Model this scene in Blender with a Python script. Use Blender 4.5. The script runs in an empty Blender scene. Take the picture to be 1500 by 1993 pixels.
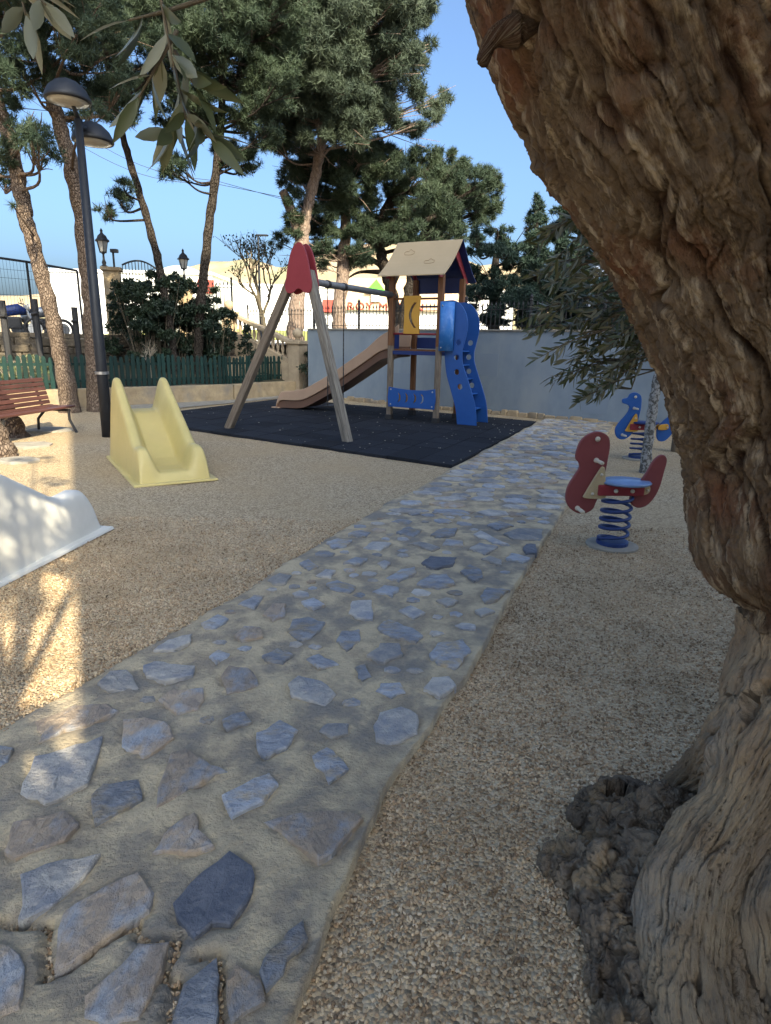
import bpy, bmesh, math, random
import numpy as np
from mathutils import Vector, Matrix
random.seed(7); RNG = np.random.default_rng(11)
S = bpy.context.scene
COL = S.collection
# ------------------------------------------------------------------ camera
F, H = 1200.0, 1.5
P = math.atan(326 / F); AR = math.atan(0.024)
def ray(x, y):
    u = (x - 750) / F; v = (996.5 - y) / F
    xr = u * math.cos(AR) - v * math.sin(AR); yr = u * math.sin(AR) + v * math.cos(AR)
    return Vector((xr, math.cos(P) + yr * math.sin(P), -math.sin(P) + yr * math.cos(P)))
def G(x, y, z=0.0):
    d = ray(x, y); return Vector((0, 0, H)) + d * ((z - H) / d.z)
def A(x, y, Y):
    d = ray(x, y); return Vector((0, 0, H)) + d * (Y / d.y)
cd = bpy.data.cameras.new('camera'); cam = bpy.data.objects.new('camera', cd); COL.objects.link(cam)
r0 = Vector((1, 0, 0)); u0 = Vector((0, math.sin(P), math.cos(P))); f0 = Vector((0, math.cos(P), -math.sin(P)))
cr = r0 * math.cos(AR) + u0 * math.sin(AR); cu = -r0 * math.sin(AR) + u0 * math.cos(AR)
M = Matrix((cr, cu, -f0)).transposed().to_4x4(); M.translation = (0, 0, H)
cam.matrix_world = M
cd.sensor_fit = 'HORIZONTAL'; cd.sensor_width = 36; cd.lens = 36 * F / 1500; cd.clip_start = 0.05; cd.clip_end = 2000
S.camera = cam
# ------------------------------------------------------------------ light
SUN_EL = math.radians(36); SUN_AZ = (0.451, -0.892)
sdir = Vector((SUN_AZ[0] * math.cos(SUN_EL), SUN_AZ[1] * math.cos(SUN_EL), math.sin(SUN_EL)))
W = bpy.data.worlds.new('World'); S.world = W; W.use_nodes = True
nt = W.node_tree; nt.nodes.clear()
sk = nt.nodes.new('ShaderNodeTexSky'); sk.sky_type = 'NISHITA'; sk.sun_disc = False
sk.sun_elevation = SUN_EL; sk.sun_rotation = math.atan2(SUN_AZ[0], SUN_AZ[1]); sk.air_density = 0.8; sk.dust_density = 6.0; sk.ozone_density = 9.0
bg = nt.nodes.new('ShaderNodeBackground'); bg.inputs[1].default_value = 0.13
wo = nt.nodes.new('ShaderNodeOutputWorld')
nt.links.new(sk.outputs[0], bg.inputs[0]); nt.links.new(bg.outputs[0], wo.inputs[0])
sl = bpy.data.lights.new('sun', 'SUN'); sl.energy = 3.2; sl.angle = math.radians(0.53); sl.color = (1, 0.93, 0.82)
so = bpy.data.objects.new('sun', sl); COL.objects.link(so)
so.rotation_euler = (-sdir).to_track_quat('-Z', 'Y').to_euler()
V = S.view_settings
V.view_transform = 'Standard'; V.look = 'None'; V.gamma = 1; V.use_curve_mapping = False; V.exposure = 1.75
V.use_white_balance = True; V.white_balance_temperature = 7700; V.white_balance_tint = 3
S.render.engine = 'CYCLES'

# ------------------------------------------------------------------ materials
MATS = {}
def mat(name, c1, c2=None, scale=8, rough=0.7, bump=0.0, bscale=None, metal=0.0, spec=0.3, detail=6,
        c3=None, s3=1.2, stretch=None, world=False, rnd=0.0, trans=0.0, lo=0.35, hi=0.65, coat=0.0):
    """noise blend of two (three) colours + noise bump"""
    if name in MATS: return MATS[name]
    m = bpy.data.materials.new(name); m.use_nodes = True; MATS[name] = m
    n, l = m.node_tree.nodes, m.node_tree.links
    b = n['Principled BSDF']; b.inputs['Roughness'].default_value = rough; b.inputs['Metallic'].default_value = metal
    b.inputs['Specular IOR Level'].default_value = spec
    if coat: b.inputs['Coat Weight'].default_value = coat; b.inputs['Coat Roughness'].default_value = 0.15
    if world:
        co = n.new('ShaderNodeNewGeometry').outputs['Position']
    else:
        co = n.new('ShaderNodeTexCoord').outputs['Object']
    if stretch:
        mp = n.new('ShaderNodeMapping'); mp.inputs['Scale'].default_value = stretch; l.new(co, mp.inputs[0]); co = mp.outputs[0]
    c2 = c2 or c1
    def noise(sc, d=detail):
        t = n.new('ShaderNodeTexNoise'); t.inputs['Scale'].default_value = sc; t.inputs['Detail'].default_value = d
        t.inputs['Roughness'].default_value = 0.62; l.new(co, t.inputs[0]); return t.outputs[0]
    def mix(f, a, c, typ='MIX'):
        x = n.new('ShaderNodeMix'); x.data_type = 'RGBA'; x.blend_type = typ
        for i, s in ((0, f), (6, a), (7, c)):
            if hasattr(s, 'links') or hasattr(s, 'is_linked'): l.new(s, x.inputs[i])
            elif i == 0: x.inputs[0].default_value = s
            else: x.inputs[i].default_value = (*s, 1)
        return x.outputs[2]
    def ramp(f, a, c):
        r = n.new('ShaderNodeMapRange'); r.inputs[1].default_value = a; r.inputs[2].default_value = c; l.new(f, r.inputs[0]); return r.outputs[0]
    colr = mix(ramp(noise(scale), lo, hi), c1, c2)
    if c3: colr = mix(ramp(noise(s3, 4), 0.48, 0.66), colr, c3)
    if rnd:
        oi = n.new('ShaderNodeObjectInfo'); r = n.new('ShaderNodeMapRange'); r.inputs[3].default_value = 1 - rnd; r.inputs[4].default_value = 1 + rnd
        l.new(oi.outputs['Random'], r.inputs[0])
        hs = n.new('ShaderNodeHueSaturation'); l.new(r.outputs[0], hs.inputs['Value']); l.new(colr, hs.inputs['Color']); colr = hs.outputs[0]
    l.new(colr, b.inputs['Base Color'])
    if bump:
        bp = n.new('ShaderNodeBump'); bp.inputs['Strength'].default_value = 1.0; bp.inputs['Distance'].default_value = bump
        l.new(noise(bscale or scale * 3, 8), bp.inputs['Height']); l.new(bp.outputs[0], b.inputs['Normal'])
    if trans:
        t = n.new('ShaderNodeBsdfTranslucent'); l.new(colr, t.inputs[0]); ms = n.new('ShaderNodeMixShader'); ms.inputs[0].default_value = trans
        l.new(b.outputs[0], ms.inputs[1]); l.new(t.outputs[0], ms.inputs[2]); l.new(ms.outputs[0], n['Material Output'].inputs[0])
    return m

def gravel_mat():
    m = bpy.data.materials.new('gravel'); m.use_nodes = True
    n, l = m.node_tree.nodes, m.node_tree.links; b = n['Principled BSDF']
    b.inputs['Roughness'].default_value = 0.95; b.inputs['Specular IOR Level'].default_value = 0.1
    co = n.new('ShaderNodeNewGeometry').outputs['Position']
    v = n.new('ShaderNodeTexVoronoi'); v.inputs['Scale'].default_value = 85; l.new(co, v.inputs['Vector'])
    sx = n.new('ShaderNodeSeparateColor'); l.new(v.outputs['Color'], sx.inputs[0])
    cr_ = n.new('ShaderNodeValToRGB'); l.new(sx.outputs[0], cr_.inputs[0])
    e = cr_.color_ramp.elements; e[0].position = 0; e[0].color = (0.2, 0.14, 0.085, 1); e[1].position = 1; e[1].color = (0.66, 0.53, 0.36, 1)
    x = e.new(0.35); x.color = (0.45, 0.335, 0.21, 1); x = e.new(0.7); x.color = (0.56, 0.435, 0.28, 1)
    no = n.new('ShaderNodeTexNoise'); no.inputs['Scale'].default_value = 0.9; no.inputs['Detail'].default_value = 7; l.new(co, no.inputs[0])
    mr = n.new('ShaderNodeMapRange'); mr.inputs[1].default_value = 0.4; mr.inputs[2].default_value = 0.68; l.new(no.outputs[0], mr.inputs[0])
    mx = n.new('ShaderNodeMix'); mx.data_type = 'RGBA'; mx.inputs[7].default_value = (0.5, 0.36, 0.21, 1)
    mm = n.new('ShaderNodeMath'); mm.operation = 'MULTIPLY'; mm.inputs[1].default_value = 0.6; l.new(mr.outputs[0], mm.inputs[0])
    l.new(mm.outputs[0], mx.inputs[0]); l.new(cr_.outputs[0], mx.inputs[6]); l.new(mx.outputs[2], b.inputs['Base Color'])
    n2 = n.new('ShaderNodeTexNoise'); n2.inputs['Scale'].default_value = 30; n2.inputs['Detail'].default_value = 6; l.new(co, n2.inputs[0])
    ad = n.new('ShaderNodeMath'); ad.operation = 'MULTIPLY_ADD'; ad.inputs[1].default_value = -1.0; l.new(v.outputs['Distance'], ad.inputs[0]); l.new(n2.outputs[0], ad.inputs[2])
    bp = n.new('ShaderNodeBump'); bp.inputs['Distance'].default_value = 0.012; l.new(ad.outputs[0], bp.inputs['Height']); l.new(bp.outputs[0], b.inputs['Normal'])
    return m

def bark_mat(name, plate, fissure, sc=14, st=(1, 1, 0.3), bump=0.03, tint=None):
    m = bpy.data.materials.new(name); m.use_nodes = True
    n, l = m.node_tree.nodes, m.node_tree.links; b = n['Principled BSDF']
    b.inputs['Roughness'].default_value = 0.95; b.inputs['Specular IOR Level'].default_value = 0.1
    co = n.new('ShaderNodeNewGeometry').outputs['Position']
    mp = n.new('ShaderNodeMapping'); mp.inputs['Scale'].default_value = st; l.new(co, mp.inputs[0])
    nz = n.new('ShaderNodeTexNoise'); nz.inputs['Scale'].default_value = 6; nz.inputs['Detail'].default_value = 4; l.new(mp.outputs[0], nz.inputs[0])
    ma = n.new('ShaderNodeVectorMath'); ma.operation = 'MULTIPLY_ADD'; ma.inputs[1].default_value = (0.12,) * 3; l.new(nz.outputs['Color'], ma.inputs[0]); l.new(mp.outputs[0], ma.inputs[2])
    v = n.new('ShaderNodeTexVoronoi'); v.feature = 'DISTANCE_TO_EDGE'; v.inputs['Scale'].default_value = sc; l.new(ma.outputs[0], v.inputs['Vector'])
    mr = n.new('ShaderNodeMapRange'); mr.inputs[2].default_value = 0.16; l.new(v.outputs[0], mr.inputs[0])
    n2 = n.new('ShaderNodeTexNoise'); n2.inputs['Scale'].default_value = 9; n2.inputs['Detail'].default_value = 8; l.new(co, n2.inputs[0])
    mx0 = n.new('ShaderNodeMix'); mx0.data_type = 'RGBA'; mx0.inputs[6].default_value = (*plate, 1); mx0.inputs[7].default_value = (*(tint or [c * 0.6 for c in plate]), 1); l.new(n2.outputs[0], mx0.inputs[0])
    mx = n.new('ShaderNodeMix'); mx.data_type = 'RGBA'; mx.inputs[6].default_value = (*fissure, 1); l.new(mx0.outputs[2], mx.inputs[7]); l.new(mr.outputs[0], mx.inputs[0])
    l.new(mx.outputs[2], b.inputs['Base Color'])
    ad = n.new('ShaderNodeMath'); ad.operation = 'MULTIPLY_ADD'; ad.inputs[1].default_value = 0.5; l.new(n2.outputs[0], ad.inputs[0]); l.new(mr.outputs[0], ad.inputs[2])
    bp = n.new('ShaderNodeBump'); bp.inputs['Distance'].default_value = bump; l.new(ad.outputs[0], bp.inputs['Height']); l.new(bp.outputs[0], b.inputs['Normal'])
    return m

def leaf_mat(name, c1, c2, back=None, scale=3, trans=0.15, rough=0.5, spec=0.3):
    m = bpy.data.materials.new(name); m.use_nodes = True
    n, l = m.node_tree.nodes, m.node_tree.links; b = n['Principled BSDF']
    b.inputs['Roughness'].default_value = rough; b.inputs['Specular IOR Level'].default_value = spec
    geo = n.new('ShaderNodeNewGeometry')
    nz = n.new('ShaderNodeTexNoise'); nz.inputs['Scale'].default_value = scale; nz.inputs['Detail'].default_value = 5; l.new(geo.outputs['Position'], nz.inputs[0])
    mr = n.new('ShaderNodeMapRange'); mr.inputs[1].default_value = 0.35; mr.inputs[2].default_value = 0.65; l.new(nz.outputs[0], mr.inputs[0])
    mx = n.new('ShaderNodeMix'); mx.data_type = 'RGBA'; mx.inputs[6].default_value = (*c1, 1); mx.inputs[7].default_value = (*c2, 1); l.new(mr.outputs[0], mx.inputs[0])
    c = mx.outputs[2]
    if back:
        m2 = n.new('ShaderNodeMix'); m2.data_type = 'RGBA'; m2.inputs[7].default_value = (*back, 1); l.new(c, m2.inputs[6]); l.new(geo.outputs['Backfacing'], m2.inputs[0]); c = m2.outputs[2]
    l.new(c, b.inputs['Base Color'])
    t = n.new('ShaderNodeBsdfTranslucent'); l.new(c, t.inputs[0]); ms = n.new('ShaderNodeMixShader'); ms.inputs[0].default_value = trans
    l.new(b.outputs[0], ms.inputs[1]); l.new(t.outputs[0], ms.inputs[2]); l.new(ms.outputs[0], n['Material Output'].inputs[0])
    return m

# ------------------------------------------------------------------ mesh helpers
def tag(o, label=None, cat=None, group=None, kind=None):
    if label: o['label'] = label
    if cat: o['category'] = cat
    if group: o['group'] = group
    if kind: o['kind'] = kind
    return o
def link(name, me, m=None, parent=None, smooth=False):
    o = bpy.data.objects.new(name, me); COL.objects.link(o)
    if m: me.materials.clear(); me.materials.append(m)
    if smooth: me.polygons.foreach_set('use_smooth', [True] * len(me.polygons))
    if parent: o.parent = parent
    return o
def empty(name, loc=(0, 0, 0), rz=0, label=None, cat=None, group=None):
    o = bpy.data.objects.new(name, None); COL.objects.link(o); o.location = loc; o.rotation_euler = (0, 0, rz); o.empty_display_size = 0.1
    return tag(o, label, cat, group)
def np_mesh(name, v, f):
    """v (n,3) array, f (m,k) int array"""
    me = bpy.data.meshes.new(name); v = np.asarray(v, np.float32); f = np.asarray(f, np.int32); k = f.shape[1]
    me.vertices.add(len(v)); me.vertices.foreach_set('co', v.ravel())
    me.loops.add(f.size); me.loops.foreach_set('vertex_index', f.ravel())
    me.polygons.add(len(f)); me.polygons.foreach_set('loop_start', np.arange(0, f.size, k, dtype=np.int32))
    me.update(calc_edges=True); me.validate(); return me
class MB:
    def __init__(s): s.v = []; s.f = []
    def add(s, v, f):
        o = len(s.v); s.v += [tuple(float(c) for c in p) for p in v]; s.f += [[i + o for i in q] for q in f]; return s
    def box(s, c, d, rot=None, taper=1.0):
        x, y, z = (k / 2 for k in d); vs = []
        for sz in (-1, 1):
            t = taper if sz > 0 else 1
            for sx, sy in ((-1, -1), (1, -1), (1, 1), (-1, 1)):
                p = Vector((sx * x * t, sy * y * t, sz * z))
                if rot is not None: p = rot @ p
                vs.append(p + Vector(c))
        return s.add(vs, [[3, 2, 1, 0], [4, 5, 6, 7], [0, 1, 5, 4], [1, 2, 6, 5], [2, 3, 7, 6], [3, 0, 4, 7]])
    def beam(s, a, b, w, h, up=(0, 0, 1)):
        a, b = Vector(a), Vector(b); d = (b - a).normalized(); sx = d.cross(Vector(up))
        if sx.length < 1e-4: sx = Vector((1, 0, 0))
        sx.normalize(); sz = sx.cross(d); vs = []
        for p in (a, b):
            for i, j in ((-1, -1), (1, -1), (1, 1), (-1, 1)): vs.append(p + sx * (i * w / 2) + sz * (j * h / 2))
        return s.add(vs, [[0, 1, 2, 3], [7, 6, 5, 4], [0, 4, 5, 1], [1, 5, 6, 2], [2, 6, 7, 3], [3, 7, 4, 0]])
    def tube(s, pts, rad, n=8, wob=0.0):
        pts = [Vector(p) for p in pts]
        if not hasattr(rad, '__len__'): rad = [rad] * len(pts)
        up = None; vs = []; fs = []
        for i, p in enumerate(pts):
            d = (pts[min(i + 1, len(pts) - 1)] - pts[max(i - 1, 0)])
            d = d.normalized() if d.length > 1e-9 else Vector((0, 0, 1))
            if up is None: up = d.orthogonal().normalized()
            up = (up - d * up.dot(d)); up = up.normalized() if up.length > 1e-6 else d.orthogonal().normalized()
            sd = d.cross(up)
            for k in range(n):
                a = 2 * math.pi * k / n; r = rad[i] * (1 + (random.uniform(-wob, wob) if wob else 0))
                vs.append(p + (up * math.cos(a) + sd * math.sin(a)) * r)
        for i in range(len(pts) - 1):
            for k in range(n):
                fs.append([i * n + k, i * n + (k + 1) % n, (i + 1) * n + (k + 1) % n, (i + 1) * n + k])
        fs.append(list(range(n))[::-1]); fs.append([(len(pts) - 1) * n + k for k in range(n)])
        return s.add(vs, fs)
    def lathe(s, prof, c=(0, 0, 0), n=20, sc=(1, 1)):
        vs = []; fs = []
        for r, z in prof:
            for k in range(n):
                a = 2 * math.pi * k / n; vs.append((c[0] + r * math.cos(a) * sc[0], c[1] + r * math.sin(a) * sc[1], c[2] + z))
        for i in range(len(prof) - 1):
            for k in range(n): fs.append([i * n + k, i * n + (k + 1) % n, (i + 1) * n + (k + 1) % n, (i + 1) * n + k])
        fs.append(list(range(n))[::-1]); fs.append([(len(prof) - 1) * n + k for k in range(n)])
        return s.add(vs, fs)
    def mesh(s, name='m', bevel=0.0):
        me = bpy.data.meshes.new(name); me.from_pydata(s.v, [], s.f); me.update()
        if bevel:
            bm = bmesh.new(); bm.from_mesh(me); bmesh.ops.bevel(bm, geom=list(bm.edges), offset=bevel, segments=2, affect='EDGES', profile=0.6, clamp_overlap=True); bm.to_mesh(me); bm.free()
        return me
    def build(s, name, m, parent=None, smooth=False, bevel=0.0):
        return link(name, s.mesh(name, bevel), m, parent, smooth)
def plate(name, outlines, thick, m, parent=None, frame=None, bevel=0.006):
    """flat board with holes: outlines are 2-D loops (x, z); stands in the local xz plane, centred on y = 0"""
    cu_ = bpy.data.curves.new(name, 'CURVE'); cu_.dimensions = '2D'; cu_.fill_mode = 'BOTH'; cu_.extrude = thick / 2 - bevel; cu_.bevel_depth = bevel; cu_.bevel_resolution = 1
    if bevel: cu_.offset = -bevel
    for ol in outlines:
        sp = cu_.splines.new('POLY'); sp.points.add(len(ol) - 1)
        for q, (x, y) in zip(sp.points, ol): q.co = (x, y, 0, 1)
        sp.use_cyclic_u = True
    t = bpy.data.objects.new('t', cu_); me = bpy.data.meshes.new_from_object(t); bpy.data.objects.remove(t); bpy.data.curves.remove(cu_)
    me.transform(Matrix.Rotation(math.pi / 2, 4, 'X'))
    if frame is not None: me.transform(frame)
    return link(name, me, m, parent)
def smooth_loop(pts, k=6):
    """closed Catmull-Rom through the points"""
    out = []; n = len(pts)
    for i in range(n):
        p0, p1, p2, p3 = (np.array(pts[(i + j - 1) % n], float) for j in range(4))
        for t in np.linspace(0, 1, k, endpoint=False):
            out.append(tuple(0.5 * (2 * p1 + (p2 - p0) * t + (2 * p0 - 5 * p1 + 4 * p2 - p3) * t * t + (3 * p1 - p0 - 3 * p2 + p3) * t ** 3)))
    return out
def spline(pts, k=6):
    pts = [np.array(p, float) for p in pts]; q = [2 * pts[0] - pts[1]] + pts + [2 * pts[-1] - pts[-2]]; out = []
    for i in range(1, len(q) - 2):
        p0, p1, p2, p3 = q[i - 1:i + 3]
        for t in np.linspace(0, 1, k, endpoint=False):
            out.append(0.5 * (2 * p1 + (p2 - p0) * t + (2 * p0 - 5 * p1 + 4 * p2 - p3) * t * t + (3 * p1 - p0 - 3 * p2 + p3) * t ** 3))
    out.append(q[-2]); return out
def circle(x, y, r, n=20): return [(x + r * math.cos(2 * math.pi * k / n), y + r * math.sin(2 * math.pi * k / n)) for k in range(n)]
# numpy gradient noise
_perm = RNG.permutation(256); _perm = np.concatenate([_perm, _perm, _perm]); _grad = RNG.normal(size=(256, 3)); _grad /= np.linalg.norm(_grad, axis=1)[:, None]
def pnoise(p):
    p = np.asarray(p, float); i = np.floor(p).astype(int); f = p - i; i &= 255; u = f * f * f * (f * (f * 6 - 15) + 10); r = 0
    for dx in (0, 1):
        for dy in (0, 1):
            for dz in (0, 1):
                h = _perm[_perm[_perm[(i[:, 0] + dx) & 255] + ((i[:, 1] + dy) & 255)] + ((i[:, 2] + dz) & 255)]
                g = _grad[h]; d = f - np.array([dx, dy, dz])
                w = (u[:, 0] if dx else 1 - u[:, 0]) * (u[:, 1] if dy else 1 - u[:, 1]) * (u[:, 2] if dz else 1 - u[:, 2])
                r = r + w * (g * d).sum(1)
    return r * 1.6
def fbm(p, o=4, g=0.5):
    a = 1; r = 0; s = 1.0
    for k in range(o): r = r + a * pnoise(np.asarray(p) * s + k * 17.3); a *= g; s *= 2.03
    return r

# ------------------------------------------------------------------ palette
M_gravel = gravel_mat()
M_mortar = mat('mortar', (0.56, 0.45, 0.295), (0.34, 0.275, 0.195), 6, 0.9, 0.016, 55, world=True, detail=12, lo=0.4, hi=0.6, c3=(0.25, 0.225, 0.19), s3=3.0, spec=0.15)
M_stone = [mat('slate_blue', (0.37, 0.385, 0.41), (0.2, 0.21, 0.235), 11, 0.5, 0.03, 20, c3=(0.37, 0.295, 0.2), s3=9, rnd=0.3, world=True, spec=0.45, stretch=(1, 1.6, 1)),
           mat('slate_brown', (0.42, 0.32, 0.225), (0.27, 0.215, 0.17), 9, 0.65, 0.03, 18, c3=(0.31, 0.32, 0.335), s3=7, rnd=0.25, world=True, spec=0.35, stretch=(1.5, 1, 1)),
           mat('slate_grey', (0.46, 0.425, 0.375), (0.28, 0.265, 0.25), 10, 0.65, 0.03, 22, c3=(0.24, 0.25, 0.275), s3=5, rnd=0.25, world=True, spec=0.4),
           mat('slate_dark', (0.085, 0.095, 0.12), (0.15, 0.155, 0.175), 8, 0.55, 0.02, 22, world=True, spec=0.45)]
M_rubber = mat('rubber_tile', (0.012, 0.014, 0.019), (0.022, 0.025, 0.031), 60, 0.9, 0.004, 160, world=True, rnd=0.25, spec=0.2)
M_bluewall = mat('blue_render', (0.285, 0.335, 0.37), (0.235, 0.285, 0.325), 2.6, 0.85, 0.004, 40, c3=(0.32, 0.355, 0.37), s3=0.9, world=True, spec=0.15, stretch=(1, 1, 0.55))
M_tanstone = mat('tan_stone', (0.46, 0.35, 0.215), (0.3, 0.225, 0.14), 4, 0.9, 0.012, 22, world=True, c3=(0.25, 0.215, 0.17), s3=1.5, spec=0.15)
M_darkstone = mat('dark_stone', (0.15, 0.12, 0.085), (0.07, 0.06, 0.05), 5, 0.95, 0.03, 14, world=True, rnd=0.3, spec=0.1)
M_blue = mat('blue_board', (0.01, 0.085, 0.31), (0.013, 0.095, 0.34), 5, 0.42, 0.0, spec=0.4)
M_navy = mat('navy_board', (0.012, 0.03, 0.13), (0.015, 0.036, 0.15), 5, 0.45, spec=0.35)
M_sky = mat('blue_board_sky_sheen', (0.03, 0.17, 0.5), (0.035, 0.2, 0.55), 6, 0.35, spec=0.45, c3=(0.1, 0.27, 0.6), s3=9)  # lighter blue stands in for sky reflected on the curved guard
M_red = mat('red_board', (0.27, 0.035, 0.045), (0.25, 0.03, 0.04), 5, 0.5, spec=0.35)
M_brick = mat('faded_red_board', (0.235, 0.062, 0.062), (0.215, 0.055, 0.057), 6, 0.55, 0.0, spec=0.3)
M_yellow = mat('yellow_board', (0.62, 0.33, 0.06), (0.58, 0.3, 0.05), 6, 0.5)
M_roof = mat('beige_board', (0.52, 0.39, 0.235), (0.48, 0.36, 0.215), 3, 0.6, spec=0.25, stretch=(1, 1, 0.3))
M_beige = mat('beige_plate', (0.5, 0.4, 0.24), (0.45, 0.36, 0.22), 9, 0.55)
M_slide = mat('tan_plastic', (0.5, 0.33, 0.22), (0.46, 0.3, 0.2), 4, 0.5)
M_slidein = mat('dark_bed_plastic', (0.16, 0.085, 0.055), (0.13, 0.07, 0.045), 4, 0.5)  # slide bed and underside, coloured much darker than the slide sides
M_yplastic = mat('yellow_plastic', (0.63, 0.5, 0.2), (0.56, 0.45, 0.17), 2.2, 0.42, 0.002, 20, c3=(0.57, 0.45, 0.18), s3=3.5, spec=0.4)
M_wplastic = mat('white_plastic', (0.7, 0.68, 0.62), (0.6, 0.585, 0.53), 2.5, 0.5, 0.002, 20, spec=0.35)
M_wood = mat('weathered_wood', (0.25, 0.2, 0.15), (0.14, 0.11, 0.085), 9, 0.85, 0.006, 30, stretch=(5, 5, 0.5), spec=0.15)
M_woodgrey = mat('grey_weathered_wood', (0.3, 0.27, 0.22), (0.13, 0.115, 0.1), 9, 0.85, 0.008, 26, stretch=(6, 6, 0.4), spec=0.15)
M_woodred = mat('stained_wood', (0.22, 0.1, 0.045), (0.14, 0.065, 0.035), 9, 0.7, 0.004, 30, stretch=(5, 5, 0.5), spec=0.25)
M_bench = mat('bench_slat_wood', (0.115, 0.045, 0.034), (0.065, 0.03, 0.024), 9, 0.42, 0.003, 30, stretch=(0.4, 6, 6), spec=0.45, rnd=0.2)
M_iron = mat('black_iron', (0.02, 0.02, 0.022), (0.035, 0.033, 0.032), 20, 0.55, 0.002, 60, spec=0.4)
M_pole = mat('lamp_post_paint', (0.012, 0.014, 0.018), (0.017, 0.019, 0.024), 12, 0.5, spec=0.4)
M_lampunder = mat('lamp_glass', (0.5, 0.48, 0.42), (0.4, 0.38, 0.34), 9, 0.25, spec=0.5)
M_steel = mat('steel', (0.5, 0.5, 0.5), (0.4, 0.4, 0.4), 30, 0.35, metal=0.9)
M_knob = mat('cream_knob', (0.6, 0.54, 0.42), (0.5, 0.45, 0.36), 30, 0.45)
M_spring = mat('blue_spring', (0.012, 0.035, 0.13), (0.02, 0.05, 0.17), 20, 0.45, spec=0.4)
M_seat = mat('blue_seat', (0.16, 0.27, 0.47), (0.13, 0.23, 0.42), 16, 0.28, spec=0.6)
M_concrete = mat('concrete', (0.36, 0.32, 0.26), (0.25, 0.23, 0.19), 7, 0.9, 0.006, 40, world=True)
M_green = mat('green_picket', (0.006, 0.028, 0.024), (0.01, 0.036, 0.03), 12, 0.6, rnd=0.3)
M_stair = mat('cast_stone', (0.5, 0.39, 0.26), (0.4, 0.31, 0.21), 6, 0.9, 0.006, 30, world=True)
M_white = mat('white_facade', (0.8, 0.79, 0.76), (0.76, 0.75, 0.72), 0.3, 0.8, world=True)
M_grey = mat('grey_roof_sheet', (0.35, 0.38, 0.42), (0.3, 0.33, 0.37), 0.5, 0.6, world=True)
M_peach = mat('peach_facade', (0.6, 0.43, 0.3), (0.57, 0.4, 0.27), 0.4, 0.85, world=True)
M_signred = mat('sign_red', (0.4, 0.07, 0.05), (0.38, 0.06, 0.045), 5, 0.6)
M_signgreen = mat('sign_green', (0.1, 0.5, 0.05), (0.09, 0.46, 0.045), 5, 0.6)
M_hill = mat('dry_hill', (0.42, 0.31, 0.2), (0.3, 0.24, 0.15), 0.03, 0.95, world=True, c3=(0.2, 0.2, 0.11), s3=0.06)
M_street = mat('street_asphalt', (0.2, 0.19, 0.18), (0.16, 0.155, 0.15), 1.5, 0.9, world=True)
M_soil = mat('bank_soil', (0.075, 0.06, 0.04), (0.045, 0.045, 0.025), 3, 0.95, 0.03, 12, world=True)
M_pbark = bark_mat('pine_bark', (0.25, 0.195, 0.15), (0.12, 0.085, 0.065), 30, (1, 1, 0.45), 0.025, tint=(0.17, 0.12, 0.09))
M_pbark2 = bark_mat('pale_bark', (0.33, 0.28, 0.24), (0.21, 0.155, 0.125), 14, (1, 1, 0.35), 0.015, tint=(0.28, 0.18, 0.13))
M_dbark = bark_mat('dark_bark', (0.085, 0.07, 0.058), (0.04, 0.032, 0.026), 24, (1, 1, 0.35), 0.03)
M_lichen = mat('lichen_bark', (0.34, 0.335, 0.32), (0.1, 0.095, 0.085), 28, 0.9, 0.008, 40, world=True, lo=0.45, hi=0.55)
M_twig = mat('twig_bark', (0.16, 0.13, 0.09), (0.1, 0.085, 0.06), 30, 0.9)
M_paletwig = mat('pale_twig', (0.36, 0.3, 0.22), (0.28, 0.23, 0.17), 30, 0.9)
M_needle = leaf_mat('pine_needles', (0.035, 0.058, 0.036), (0.06, 0.085, 0.047), scale=1.3, trans=0.12, rough=0.6)
M_needle2 = leaf_mat('grey_pine_needles', (0.05, 0.073, 0.052), (0.085, 0.11, 0.07), scale=1.3, trans=0.12, rough=0.6)
M_cyp = leaf_mat('dark_conifer', (0.02, 0.042, 0.034), (0.04, 0.068, 0.045), scale=1.1, trans=0.08, rough=0.6)
M_shrub = leaf_mat('dark_shrub_leaves', (0.02, 0.035, 0.025), (0.035, 0.055, 0.03), scale=2, trans=0.08)
M_shrubl = leaf_mat('pale_shrub_leaves', (0.14, 0.17, 0.07), (0.24, 0.25, 0.13), scale=4, trans=0.2)
M_olive = leaf_mat('olive_leaves', (0.045, 0.066, 0.026), (0.085, 0.1, 0.042), back=(0.2, 0.21, 0.145), scale=5, trans=0.1, rough=0.4, spec=0.45)

# ================================================================== SETTING
# ---- ground
def grid_mesh(name, xs, ys, zf):
    X, Y = np.meshgrid(xs, ys); Z = zf(X, Y); v = np.stack([X, Y, Z], -1).reshape(-1, 3); nx, ny = len(xs), len(ys)
    i = np.arange(nx * ny).reshape(ny, nx); f = np.stack([i[:-1, :-1], i[:-1, 1:], i[1:, 1:], i[1:, :-1]], -1).reshape(-1, 4)
    return np_mesh(name, v, f)
def und(X, Y):
    p = np.stack([X.ravel() * 0.7, Y.ravel() * 0.7, 0 * X.ravel()], -1); q = p * 6
    d = np.clip(1 - np.hypot(X, Y).ravel() / 40, 0, 1)
    return ((fbm(p, 3) * 0.016 + fbm(q, 2) * 0.007) * d).reshape(X.shape) - 0.004
gx = np.concatenate([[-900, -300, -100, -40], np.arange(-16, 12.01, 0.12), [30, 100, 300, 900]])
gy = np.concatenate([[-900, -300, -60, -20], np.arange(-4, 21, 0.12), [40, 100, 300, 900]])
tag(link('ground', grid_mesh('ground', gx, gy, und), M_gravel, smooth=True), kind='structure')

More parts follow.
